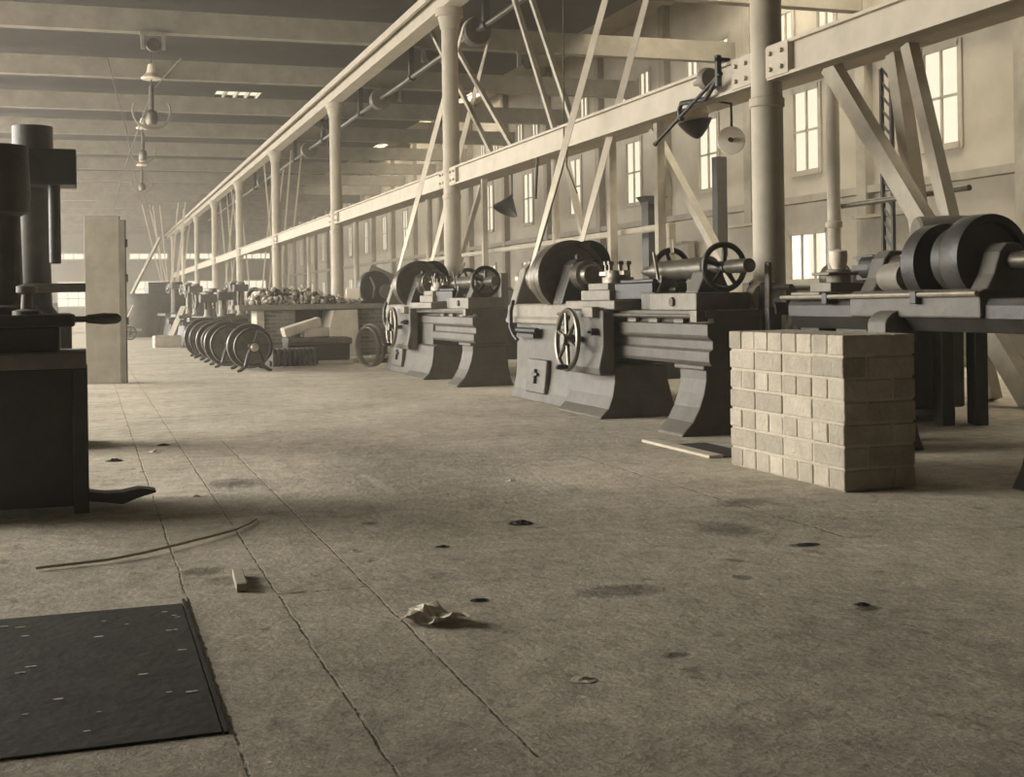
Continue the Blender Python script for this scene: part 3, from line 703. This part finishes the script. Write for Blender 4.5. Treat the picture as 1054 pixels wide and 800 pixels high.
for iy in range(6):
    for ix in range(21):
        x = 2.88 + .098 * ix + random.uniform(-.02, .02); y = 23.42 + .1 * iy + random.uniform(-.02, .02)
        h = prof(x) * (.45 + .55 * min(1, iy / 2.5))
        for kz in range(max(1, int(h / .072 + .5))):
            if cnt >= 290: break
            src = me_list[random.randrange(5)]
            o = src if src.get('label') is None else src.copy()
            if o is not src: C.objects.link(o)
            o.location = (x, y, .97 + .045 + .07 * kz); o.rotation_euler = [random.uniform(0, 6.28) for _ in range(3)]
            sc = random.uniform(.7, 1.05); o.scale = (sc,) * 3
            tag(o, LBL, 'casting', GRP); cnt += 1
# other things on the bench
tag(MB().obox((3.72, 24.25, 1.13), (.3, .24, .32), Matrix.Rotation(.2, 3, 'Z')).build('white_box', M['enamel'], None, .02), 'white upright block behind the heap of castings on the bench', 'box')
tag(MB().obox((4.76, 23.6, 1.115), (.26, .2, .29), Matrix.Rotation(-.15, 3, 'Z')).build('white_box', M['enamel'], None, .012), 'white square box at the right end of the castings heap', 'box')
tag(MB().torus((3.0, 24.2, 1.14), (.5, 1, .1), .14, .028).torus((3.03, 24.27, 1.14), (.5, 1, .2), .12, .028).build('pipe_ring', M['grey']), 'ring of bent pipe leaning at the left end of the castings heap', 'ring')
t = thing('gear_guard', 'dark drum shaped gear guard standing at the right end of the bench', 'machine', (5.22, 23.85, .97))
MB().lathe((0, -.15, .315), (0, 1, 0), [(0, .05), (0, .3), (.05, .31), (.28, .31), (.3, .3), (.3, .05)], 32).box(-.3, .3, -.12, .1, 0, .06).build('drum', M['darkgrey'], t, .005)
MB().lathe((.2, -.3, .22), (0, 1, 0), [(0, .05), (0, .12), (.13, .14), (.13, .05)], 24).build('hub', M['grey'], t)
MB().tube([(-.1, -.17, .5), (-.02, -.17, .3), (-.06, -.17, .1)], .02).build('strap', M['pale'], t)
MB().bar((-.12, -.1, .6), (.34, -.1, .4), .3, .03, (0, 1, 0)).build('cover', M['pale'], t)
# things on the floor before the bench
t = thing('finned_casting', 'ribbed iron radiator casting lying on the floor before the bench', 'casting', (2.99, 19.6, 0), .1)
mb = MB()
for k in range(9): mb.box(-.33 + .08 * k, -.29 + .08 * k, -.12, .12, .02, .3)
mb.build('fin', M['grey'], t, .008); MB().cyl((-.36, 0, .07), (.4, 0, .07), .04).cyl((-.36, 0, .25), (.4, 0, .25), .04).build('tie_pipe', M['darkgrey'], t)
t = thing('iron_trough', 'dark cast trough with rounded lip on the floor before the bench', 'trough', (3.5, 20.4, 0))
MB().box(-.55, .55, -.28, .28, .0, .07).build('skid', M['crate'], t, .01)
MB().prism([(-.25, .07), (-.3, .34), (-.36, .37), (-.36, .42), (-.28, .44), (.28, .44), (.36, .42), (.36, .37), (.3, .34), (.25, .07)], 'x', -.5, .5).build('body', M['darkgrey'], t, .02, False)
MB().cyl((-.48, -.32, .38), (.52, -.32, .38), .05).build('lip', M['dsteel'], t)
tag(MB().obox((3.28, 20.5, .6), (.62, .4, .16), Matrix.Rotation(-.28, 3, 'Y')).obox((3.5, 20.5, .52), (.4, .4, .16)).build('stone_slab', M['sack'], None, .02), 'pale slab lying tilted on the dark trough', 'slab')
for i, (x, y, l, a, m, lab) in enumerate(((4.3, 20.6, .5, .3, 'crate', 'pale offcut of wood on the floor right of the trough'), (4.85, 21.5, .45, -.1, 'crate', 'pale wooden offcut on the floor before the dark bench pier'),
                                    (5.0, 20.3, 1.1, .12, 'darkgrey', 'long dark bar lying on the floor beside the second lathe'))):
    tag(MB().obox((x, y, .035), (l, .12, .07), Matrix.Rotation(a, 3, 'Z')).obox((x + .1, y + .16, .03), (l * .5, .1, .06), Matrix.Rotation(a + .5, 3, 'Z')).build('wood_offcut' if m == 'crate' else 'iron_bar', M[m], None, .006), lab, 'offcut')
# belt coil hanging on second lathe
tag(MB().torus((4.0, 18.5, .35), (1, .5, 0), .31, .014, 36, 8, 3).torus((3.93, 18.42, .33), (1, .4, 0), .29, .013, 36, 8, 3).build('belt_coil', M['bench']), 'coil of belting leaning against the far end of the second lathe', 'coil')

# ------------------------------------------------------------------ pulleys on floor stands
def pulley_stand(loc, lab, R, rz=0., n=2):
    t = thing('pulley_stand', lab, 'pulley stand', loc, rz, 'pulleys on floor stands')
    z = .36; W = .15
    for i in range(n):
        l = .06 + .42 * i; r = R * (1, 1.2, 1.1)[i % 3]
        prof = [(W, r - .03), (W, r), (W * .5, r + .006), (0, r), (0, r - .03)] if i == 0 else [(W, .05), (W, r - .02), (W, r), (W * .5, r + .006), (0, r), (0, r - .02), (.05, r - .03), (.05, .05)]
        mb = MB(); mb.lathe((0, l, z), (0, 1, 0), prof, 36)
        if i == 0:
            mb.bm.faces.ensure_lookup_table(); bmesh.ops.delete(mb.bm, geom=[f for f in mb.bm.faces if len(f.verts) > 8], context='FACES_ONLY')
            vs_ = mb.bm.verts[:]; m_ = 36; mb.bm.verts.ensure_lookup_table()
            A = [mb.bm.verts[k] for k in range(m_)]; B = [mb.bm.verts[4 * m_ + k] for k in range(m_)]
            for k in range(m_): mb.bm.faces.new((A[k], B[k], B[(k + 1) % m_], A[(k + 1) % m_]))
        w = mb.build('pulley', M['dsteel' if i else 'darkgrey'], t)
        if i == 0:
            for k in range(6):
                a = PI * k / 3 + .2; MB().bar((0.04 * math.cos(a), l + W / 2, z + .04 * math.sin(a)), ((r - .02) * math.cos(a), l + W / 2, z + (r - .02) * math.sin(a)), .03, .04, (0, 1, 0)).build('spoke', M['grey'], w)
    MB().cyl((0, -.1, z), (0, .1 + .42 * n, z), .03).lathe((0, -.12, z), (0, 1, 0), [(0, .03), (.02, .06), (.1, .065), (.1, .03)], 18).build('axle', M['steel'], t)
    for l in (-.02, .02 + .42 * n):
        f = MB()
        for q in (-1, 1): f.tube([(q * .03, l, z + .02), (q * .09, l, z - .12), (q * .13, l, .08), (q * .2, l, .03), (q * .25, l, .014)], [.03, .03, .028, .026, .016])
        f.lathe((0, l - .03, z), (0, 1, 0), [(0, .05), (.0, .08), (.06, .08), (.06, .05)], 18).build('stand', M['iron'], t)
    return t
pulley_stand((2.3, 18.7, 0), 'nearest spoked pulley stand on splayed legs at the head of the row', .28)
pulley_stand((2.12, 20.2, 0), 'second spoked pulley stand, just behind the nearest stand', .3)
pulley_stand((2.12, 22.1, 0), 'third spoked pulley stand in the middle of the row', .28)
pulley_stand((2.1, 24.0, 0), 'rearmost spoked pulley stand, furthest left in the row', .32)
# upright machines behind
def upright_machine(loc, lab, h, rz=0., s=1.):
    t = thing('upright_machine', lab, 'machine', loc, rz, 'upright machines behind the pulley row')
    MB().box(-.28 * s, .28 * s, -.25 * s, .25 * s, 0, .08).prism([(-.22 * s, .08), (-.15 * s, .5), (-.15 * s, .66), (.15 * s, .66), (.15 * s, .5), (.22 * s, .08)], 'y', -.18 * s, .18 * s).build('base', M['darkgrey'], t, .01)
    MB().box(-.34 * s, .34 * s, -.22 * s, .22 * s, .66, .74).build('table', M['grey'], t, .008)
    MB().lathe((.05, .1, .74), (0, 0, 1), [(0, .11), (.05, .08), (h - .95, .07), (h - .9, .1), (h - .75, .1), (h - .74, .04)], 18).build('column', M['pale'], t)
    MB().box(-.12, .2, -.18, .2, h - .22, h - .06).cyl((-.02, -.12, .9), (-.02, -.12, h - .2), .03).build('head', M['grey'], t, .01)
    MB().spoked((-.2, -.05, h - .2), (1, 0, 0), .15, .016, .03, 4, .01, .03).build('handwheel', M['dsteel'], t)
    MB().cyl((-.3, -.2, .5), (.3, -.2, .5), .08).build('roller', M['dsteel'], t)
    return t
for i, (x, y, h, s) in enumerate(((2.2, 25.35, 1.25, 1.0), (2.6, 26.4, 1.3, 1.), (2.6, 28.4, 1.35, 1.1), (2.45, 31.5, 1.5, 1.1), (2.6, 35.5, 1.6, 1.2), (2.5, 40, 1.7, 1.2), (3.3, 29.5, 1.5, 1.2), (3.6, 33.5, 1.6, 1.2))):
    upright_machine((x, y, 0), ['upright machine nearest the camera, just behind the pulley row', 'second upright machine behind the pulley row', 'third upright machine along the pulley row', 'fourth upright machine with pale column, behind the pulley row', 'fifth upright machine down the aisle', 'furthest upright machine at the left end of the row',
                                'upright machine seen above the left end of the plank bench', 'taller upright machine beyond the left end of the plank bench'][i], h, .2 * (i % 3), s)
# ------------------------------------------------------------------ far end of the aisle
t = thing('wooden_crate', 'open wooden crate on the floor at the far end of the aisle', 'crate', (1.75, 30.6, 0), .1)
MB().box(-.3, .3, -.2, .2, 0, .28).build('body', M['crate'], t, .01)
MB().box(-.31, .31, -.21, -.2, .05, .1).box(-.31, .31, -.21, -.2, .18, .23).build('slat', M['sack'], t)
tag(MB().box(2.12, 2.45, 30.2, 31.2, 0, .5).build('dark_chest', M['darkgrey'], None, .01), 'dark chest on the floor beside the far crate', 'chest')
tag(MB().bar((1.85, 32.2, 0.02), (2.3, 32.8, .95), .16, .04).build('leaning_plank', M['crate'], None, .004), 'pale plank leaning on the far machines beyond the crate', 'plank')
tag(MB().lathe((1.55, 41, 0), (0, 0, 1), [(0, .5), (.1, .58), (.7, .66), (1.2, .62), (1.35, .55), (1.36, .3)], 26).build('iron_drum', M['grey']), 'big grey drum standing at the far end of the aisle', 'drum')
tag(MB().box(1.7, 4.0, 43, 45, 0, 1.35).box(1.9, 3.0, 43.2, 44.8, 1.35, 1.75).build('covered_stack', M['darkgrey'], None, .03), 'large dark covered stack behind the grey drum', 'stack')
t = thing('hand_cart', 'low cart with small wheels left of the grey drum', 'cart', (.95, 38, 0), .3)
MB().box(-.3, .45, -.3, .3, .25, .33).bar((-.25, .2, .3), (.1, .2, .95), .06, .05).bar((-.05, -.1, .3), (.3, -.1, 1.0), .06, .05).build('frame', M['crate'], t)
for y in (-.33, .33): MB().spoked((.1, y, .2), (0, 1, 0), .2, .02, .04, 6, .012, .03).build('wheel', M['iron'], t)
tag(MB().bar((.75, 45, .02), (2.5, 47, 3.4), .1, .08).build('leaning_pole', M['crate']), 'long pole leaning up toward the roof at the far end', 'pole')
for i, (x, y, w, h) in enumerate(((1.0, 52, 1.3, 1.3), (-1.6, 50, 1.6, 1.2), (4.2, 56, 2.2, 1.4), (-2.6, 60, 2., 1.4), (7., 60, 3, 1.2))):
    t = thing('covered_machine', ['dark low machine at the far end just right of the tall board', 'dark machine far back left of the tall board', 'distant dark machine below the bundle of belts', 'distant machine at the far left edge', 'distant machine far down the right bay'][i], 'machine', (x, y, 0), 0, 'distant machines')
    MB().box(-w / 2, w / 2, -.5, .5, 0, h * .6).build('body', M['darkgrey'], t, .03)
    MB().cyl((-w * .3, -.3, h * .75), (w * .35, -.3, h * .75), h * .2).box(-w * .4, -w * .25, -.4, .3, h * .6, h).build('head', M['grey'], t, .02)

# ------------------------------------------------------------------ tall board and the bench machine at left
t = thing('tall_board', 'tall pale wooden board standing upright left of the aisle', 'board', (-.03, 17.0, 0), -.12)
MB().box(0, .43, 0, .14, 0, 2.15).build('panel', M['panelwood'], t, .006)
MB().box(.43, .5, -.0, .16, 0, 2.1).build('edge_batten', M['bench'], t, .006)
for z in (1.3, 1.75, .75): MB().box(.5, .525, .02, .1, z, z + .1).build('hinge', M['iron'], t)
t = thing('bench_vise', 'dark bench with vise, handle and treadle at the left edge', 'workbench', (-.33, 6.4, 0))
MB().box(-.75, .32, .0, .55, .70, .78).build('tabletop', M['bench'], t, .01)
for x, y in ((.29, .06), (-.7, .06), (.29, .5), (-.7, .5)): MB().box(x - .035, x + .035, y - .035, y + .035, 0, .70).build('leg', M['darkgrey'], t, .006)
MB().box(-.7, .27, .08, .48, .03, .70).build('cupboard', M['darkgrey'], t, .01)
v = MB().box(-.4, .2, .1, .4, .78, .9).box(-.4, .27, .06, .44, .90, .96).build('vise', M['darkgrey'], t, .01)
MB().lathe((.27, .2, .935), (1, 0, 0), [(0, .015), (.05, .015), (.06, .022), (.14, .03), (.2, .026), (.22, .01)], 14).build('handle', M['dsteel'], v)
MB().lathe((-.05, .35, .95), (0, 0, 1), [(0, .14), (.05, .14), (.06, .08), (.5, .07), (.52, .11), (.6, .12), (.85, .11), (.86, .05)], 20).build('pillar', M['grey'], v)
MB().lathe((.05, .2, .96), (0, 0, 1), [(0, .07), (.02, .07), (.03, .03), (.1, .025), (.11, .05), (.14, .05), (.15, .02)], 16).build('casting', M['pale'], v)
p = MB().prism([(.3, .07), (.42, .055), (.5, .04), (.58, .07), (.66, .09), (.66, .10), (.58, .115), (.5, .10), (.42, .10), (.3, .12)], 'y', .0, .12).build('treadle', M['darkgrey'], t, .008)
p.location = (-.02, .1, -.02)
t = thing('drill_press', 'dark tall drill press at the left edge behind the bench', 'machine', (-.36, 9.6, 0))
MB().box(-.35, .35, -.3, .3, 0, .1).box(-.15, .25, -.2, .2, .1, .95).build('base', M['darkgrey'], t, .01)
MB().lathe((-.0, .15, .95), (0, 0, 1), [(0, .16), (.05, .12), (1.1, .1), (1.12, .14), (1.35, .14), (1.36, .06)], 20).build('column', M['grey'], t)
MB().box(-.2, .3, -.25, .1, 1.85, 2.1).cyl((.15, -.15, 1.3), (.15, -.15, 1.9), .04).build('head', M['darkgrey'], t, .01)
MB().box(-.3, .35, -.3, .1, 1.1, 1.16).build('table', M['grey'], t, .01)

# ------------------------------------------------------------------ right bay: wall bench and machines
t = thing('wall_bench', 'long wooden workbench running along the right wall under the windows', 'workbench', (XR - .95, 6, 0))
MB().box(0, .75, 0, 50, .84, .92).build('tabletop', M['bench'], t)
for k in range(17): MB().box(.03, .12, .3 + 3. * k, .42 + 3. * k, 0, .84).build('leg', M['trim'], t)
MB().box(.55, .6, 0, 50, .1, .84).build('back_board', M['trim'], t)
def bay_machine(loc, lab, k, rz=0.):
    t = thing('bay_machine', lab, 'machine', loc, rz, 'machines in the right bay')
    h = 1.0 + .12 * (k % 4)
    MB().box(-.3, .3, -.6, .6, .6, .85).build('bed', M['grey'], t, .02)
    for y in (-.5, .5): MB().prism([(-.3, 0), (-.2, .6), (.2, .6), (.3, 0)], 'y', y - .09, y + .09).build('leg', M['darkgrey'], t, .01)
    MB().box(-.22, .22, -.1, .5, .85, h + .1).build('head', M['pale' if k % 2 else 'grey'], t, .03)
    MB().lathe((0, .5, h), (0, 1, 0), [(0, .05), (0, .2), (.1, .22), (.2, .2), (.2, .14), (.32, .14), (.32, .05)], 26).build('pulley', M['dsteel'], t)
    MB().spoked((-.36, -.3, .8), (1, 0, 0), .18, .018, .035, 5, .012, .04).build('handwheel', M['dsteel'], t)
    MB().cyl((0, -.12, h), (0, -.55, h), .05).box(-.06, .06, -.6, -.45, .85, h + .08).build('tailstock', M['grey'], t)
    return t
for i, (x, y) in enumerate(((7.0, 11.6), (6.6, 14.6), (7.2, 17.8), (6.6, 20.6), (7.4, 24.), (6.8, 27.5), (9.8, 14.5), (9.8, 19.), (9.8, 24.), (9.8, 29), (7.4, 32), (9.6, 35))):
    bay_machine((x, y, 0), 'machine tool standing in the right bay, ' + ['just right of the thick near column', 'behind the tailstock of the large lathe', 'behind the turret of the large lathe', 'behind the cone pulley of the large lathe', 'behind the tailstock of the second lathe', 'behind the second tall column',
            'near the wall right of the near column', 'near the wall under the window left of it', 'near the wall under the second tall window', 'near the wall under the bright window', 'far back behind the second lathe head', 'far back near the wall'][i], i, 0.1 * (i % 3))
t = thing('steel_barrel', 'pale horizontal barrel on a cradle above the lathe at far right', 'barrel', (6.3, 8.0, 0), -.35)
MB().lathe((-.35, 0, 1.42), (1, 0, 0), [(0, .1), (0, .15), (.02, .165), (.3, .17), (.58, .165), (.6, .15), (.6, .1)], 26).build('shell', M['pale'], t)
MB().cyl((.25, 0, 1.42), (.32, 0, 1.42), .13).build('end_cap', M['iron'], t)
MB().box(-.25, .2, -.15, .15, 1.15, 1.28).box(-.2, -.1, -.1, .1, 0, 1.2).box(.05, .15, -.1, .1, 0, 1.2).build('cradle', M['darkgrey'], t, .01)
tag(MB().box(5.7, 6.55, 8.3, 8.9, .1, .9).box(5.75, 5.85, 8.35, 8.85, 0, .1).box(6.4, 6.5, 8.35, 8.85, 0, .1).build('iron_tank', M['darkgrey'], None, .02), 'dark iron tank on feet at right behind the brick pier', 'tank')
tag(MB().cyl((8.11, 12.35, 2.0), (8.13, 10.2, 2.02), .03).build('cross_pipe', M['dsteel']), 'horizontal pipe clamped to the slim column in the right bay', 'pipe')
for i, (y0, y1, z0, z1) in enumerate(((16.0, 17.4, .93, 2.2), (20.6, 21.6, .93, 2.3), (23.5, 24.6, .93, 2.1), (28.2, 29.2, .93, 2.2))):
    tag(MB().box(11.75, 11.9, y0, y1, z0, z1).box(11.6, 11.9, y0, y1, z1, z1 + .05).box(11.6, 11.9, y0, y1, (z0 + z1) / 2, (z0 + z1) / 2 + .04).build('tool_rack', M['wall' if i % 2 else 'trim'], smooth=False),
        ['wooden tool rack on the wall bench right of the thick column', 'pale tool rack on the wall bench left of the thick column', 'dark tool rack on the wall bench beyond the slanting brace', 'pale tool rack on the wall bench far back'][i], 'rack')

# ------------------------------------------------------------------ litter on the floor
tag(MB().box(-.45, .285, 3.0, 4.34, 0.0, .006).build('floor_hatch', M['plate'], None, .003), 'dark iron floor hatch in the bottom left corner', 'hatch')
tag(MB().box(.288, .297, 3.0, 4.4, 0, .007).build('hatch_gap', M['rag']), 'black strip standing in for the gap along the right side of the floor hatch', 'strip')  # flat black strip painted for the dark gap beside the hatch
pts = [(.06, 5.15), (.2, 5.22), (.36, 5.36), (.5, 5.5), (.6, 5.62), (.67, 5.75), (.72, 5.87)]
tag(MB().tube([(-.2, 5.1, .012)] + [(x, y, .012 + .006 * math.sin(5 * x)) for x, y in pts], .0055, 8).build('bent_rod', M['crate']), 'thin curved wire rod lying on the floor at left', 'rod')
tag(MB().obox((.50, 4.58, .015), (.038, .26, .03), Matrix.Rotation(-.05, 3, 'Z')).build('wood_stick', M['crate'], None, .003), 'short wooden stick lying on the floor near the hatch', 'stick')
def crumple(name, c, r, s, m, seed, flat=.22):
    R = random.Random(seed); mb = MB(); n, k = 12, 4
    ctr = mb.bm.verts.new((c[0], c[1], r * flat)); prev = None; first = None; rings = []
    for j in range(1, k + 1):
        rings.append([mb.bm.verts.new((c[0] + r * s[0] * j / k * math.cos(2 * PI * i / n) * R.uniform(.8, 1.15), c[1] + r * s[1] * j / k * math.sin(2 * PI * i / n) * R.uniform(.8, 1.15), max(.002, r * flat * R.uniform(.1, 1.3) * (1.15 - j / k)))) for i in range(n)])
    for i in range(n):
        mb.bm.faces.new((ctr, rings[0][i], rings[0][(i + 1) % n]))
        for j in range(k - 1): mb.bm.faces.new((rings[j][i], rings[j + 1][i], rings[j + 1][(i + 1) % n], rings[j][(i + 1) % n]))
    return mb.build(name, M[m], None, 0, False)
def sheet(name, c, w, h, rz, m, seed):
    R = random.Random(seed); mb = MB(); nx, ny = 12, 9; g = []
    for i in range(nx + 1):
        row = []
        for j in range(ny + 1):
            u, v = i / nx - .5, j / ny - .5
            x = u * w * (1 + .25 * math.sin(5 * v + 1)) + R.uniform(-.006, .006); y = v * h * (1 + .3 * math.sin(4 * u)) + R.uniform(-.006, .006)
            z = .004 + .018 * abs(math.sin(7 * u + 4 * v)) * (1 - 1.2 * abs(u)) + .022 * max(0, math.sin(9 * v - 2 * u)) + R.uniform(0, .006)
            row.append(mb.bm.verts.new((c[0] + x * math.cos(rz) - y * math.sin(rz), c[1] + x * math.sin(rz) + y * math.cos(rz), z)))
        g.append(row)
    for i in range(nx):
        for j in range(ny): mb.bm.faces.new((g[i][j], g[i + 1][j], g[i + 1][j + 1], g[i][j + 1]))
    return mb.build(name, M[m], None, 0, False)
tag(sheet('paper_scrap', (1.0, 3.82), .15, .2, .5, 'paper', 3), 'crumpled pale paper scrap on the floor in the near foreground', 'paper')
tag(crumple('paper_scrap', (1.22, 3.08), .03, (1.2, 1), 'paper', 5, .3), 'tiny white paper bit at the bottom edge of the floor', 'paper')
tag(crumple('oily_rag', (1.82, 5.33), .05, (1.2, 1.4), 'rag', 2, .3), 'small black oily rag in the middle of the bare floor', 'rag')
tag(crumple('oily_rag', (1.22, 4.02), .028, (1.2, 1), 'rag', 8, .3), 'small dark rag scrap right of the crumpled paper', 'rag')
tag(crumple('oily_rag', (2.72, 4.42), .04, (1.4, .8), 'rag', 9, .2), 'flat dark scrap on the floor at lower right before the pier', 'rag')
for i, (x, y, r) in enumerate(((.42, 8.9, .05), (.5, 9.3, .04), (.52, 6.75, .03), (1.35, 4.95, .025), (2.2, 6.6, .03), (2.35, 3.5, .025), (1.0, 5.0, .02), (.15, 8.5, .05))):
    tag(crumple('floor_chip', (x, y), r, (1.2, .9), 'paper' if i % 2 == 0 else 'rag', 20 + i, .35), ['pale chip on the floor beside the left joint', 'dark chip on the floor between the joints', 'small pale chip right of the treadle', 'dark chip in the left middle floor', 'pale fleck on the open floor below the large lathe', 'dark chip at the bottom right floor', 'pale chip near the third floor joint', 'dark chip near the left bench legs'][i], 'chip', 'chips on the floor')
R5 = random.Random(5)
for i in range(26):
    x, y = R5.uniform(-.4, .27), R5.uniform(3.1, 4.3)
    tag(crumple('hatch_chip', (x, y), R5.uniform(.004, .013), (1.5, .6), 'paper', 60 + i, .3), 'tiny pale wood chip scattered on the dark floor hatch', 'chip', 'chips on the hatch')
    bpy.context.scene.collection.objects[-1].location.z = .006
tag(MB().box(3.72, 3.98, 7.0, 7.75, 0, .006).build('pit_cover', M['rag'], None, .002), 'dark pit plate in the floor between the lathe leg and the pier', 'hatch')
tag(MB().box(3.95, 4.15, 6.95, 7.0, 0, .03).box(3.62, 3.72, 7.0, 8.0, 0, .02).build('pit_curb', M['stone'], None, .004), 'pale curb strip beside the dark pit plate by the pier', 'curb')
# ------------------------------------------------------------------ light
w = bpy.data.worlds.new('sky'); scn.world = w; w.use_nodes = True
bg = w.node_tree.nodes['Background']; bg.inputs[0].default_value = (1.0, .94, .82, 1); bg.inputs[1].default_value = .9
sun = bpy.data.lights.new('sun', 'SUN'); sun.energy = 3.6; sun.angle = math.radians(35); sun.color = (1, .96, .88)
so = bpy.data.objects.new('sun', sun); C.objects.link(so)
so.rotation_euler = Vector((.9, -.42, -.33)).to_track_quat('-Z', 'Y').to_euler()
def daylight(name, loc, direction, sx, sy, power):
    l = bpy.data.lights.new(name, 'AREA'); l.shape = 'RECTANGLE'; l.size = sx; l.size_y = sy; l.energy = power; l.color = (1, .96, .88)
    o = bpy.data.objects.new(name, l); C.objects.link(o); o.location = loc
    o.rotation_euler = Vector(direction).to_track_quat('-Z', 'Y').to_euler(); return o
for y in (17, 35, 53, 71):
    daylight('daylight_left_glazing', (XL - .6, y, 3.0), (1, 0, -.05), 18, 4.4, 1500)
for y in (12, 19, 40, 50):
    daylight('daylight_bay_skylight', (10.5, y, ZM + .6), (0, 0, -1), 2.6, 11, 900)
vs = scn.view_settings
vs.view_transform = 'Standard'; vs.look = 'None'; vs.gamma = 1; vs.use_curve_mapping = False; vs.exposure = .73
scn.cycles.max_bounces = 6; scn.cycles.diffuse_bounces = 4; scn.cycles.transparent_max_bounces = 8
scn.cycles.sample_clamp_indirect = 4; scn.cycles.caustics_reflective = False; scn.cycles.caustics_refractive = False

# ------------------------------------------------------------------ dusty air of the hall
hz = bpy.data.materials.new('dusty_air'); hz.use_nodes = True
nt = hz.node_tree; nt.nodes.clear()
oo = nt.nodes.new('ShaderNodeOutputMaterial'); vv = nt.nodes.new('ShaderNodeVolumeScatter')
vv.inputs['Color'].default_value = (1, .95, .85, 1); vv.inputs['Density'].default_value = .003; vv.inputs['Anisotropy'].default_value = .2
nt.links.new(vv.outputs[0], oo.inputs['Volume'])
ho = MB().box(XL + .01, XR - .01, YB + .01, YF - .01, .001, ZR - .01).build('dusty_air', hz, None, 0, False)
ho['kind'] = 'structure'
scn.cycles.volume_bounces = 1; scn.cycles.volume_step_rate = 4
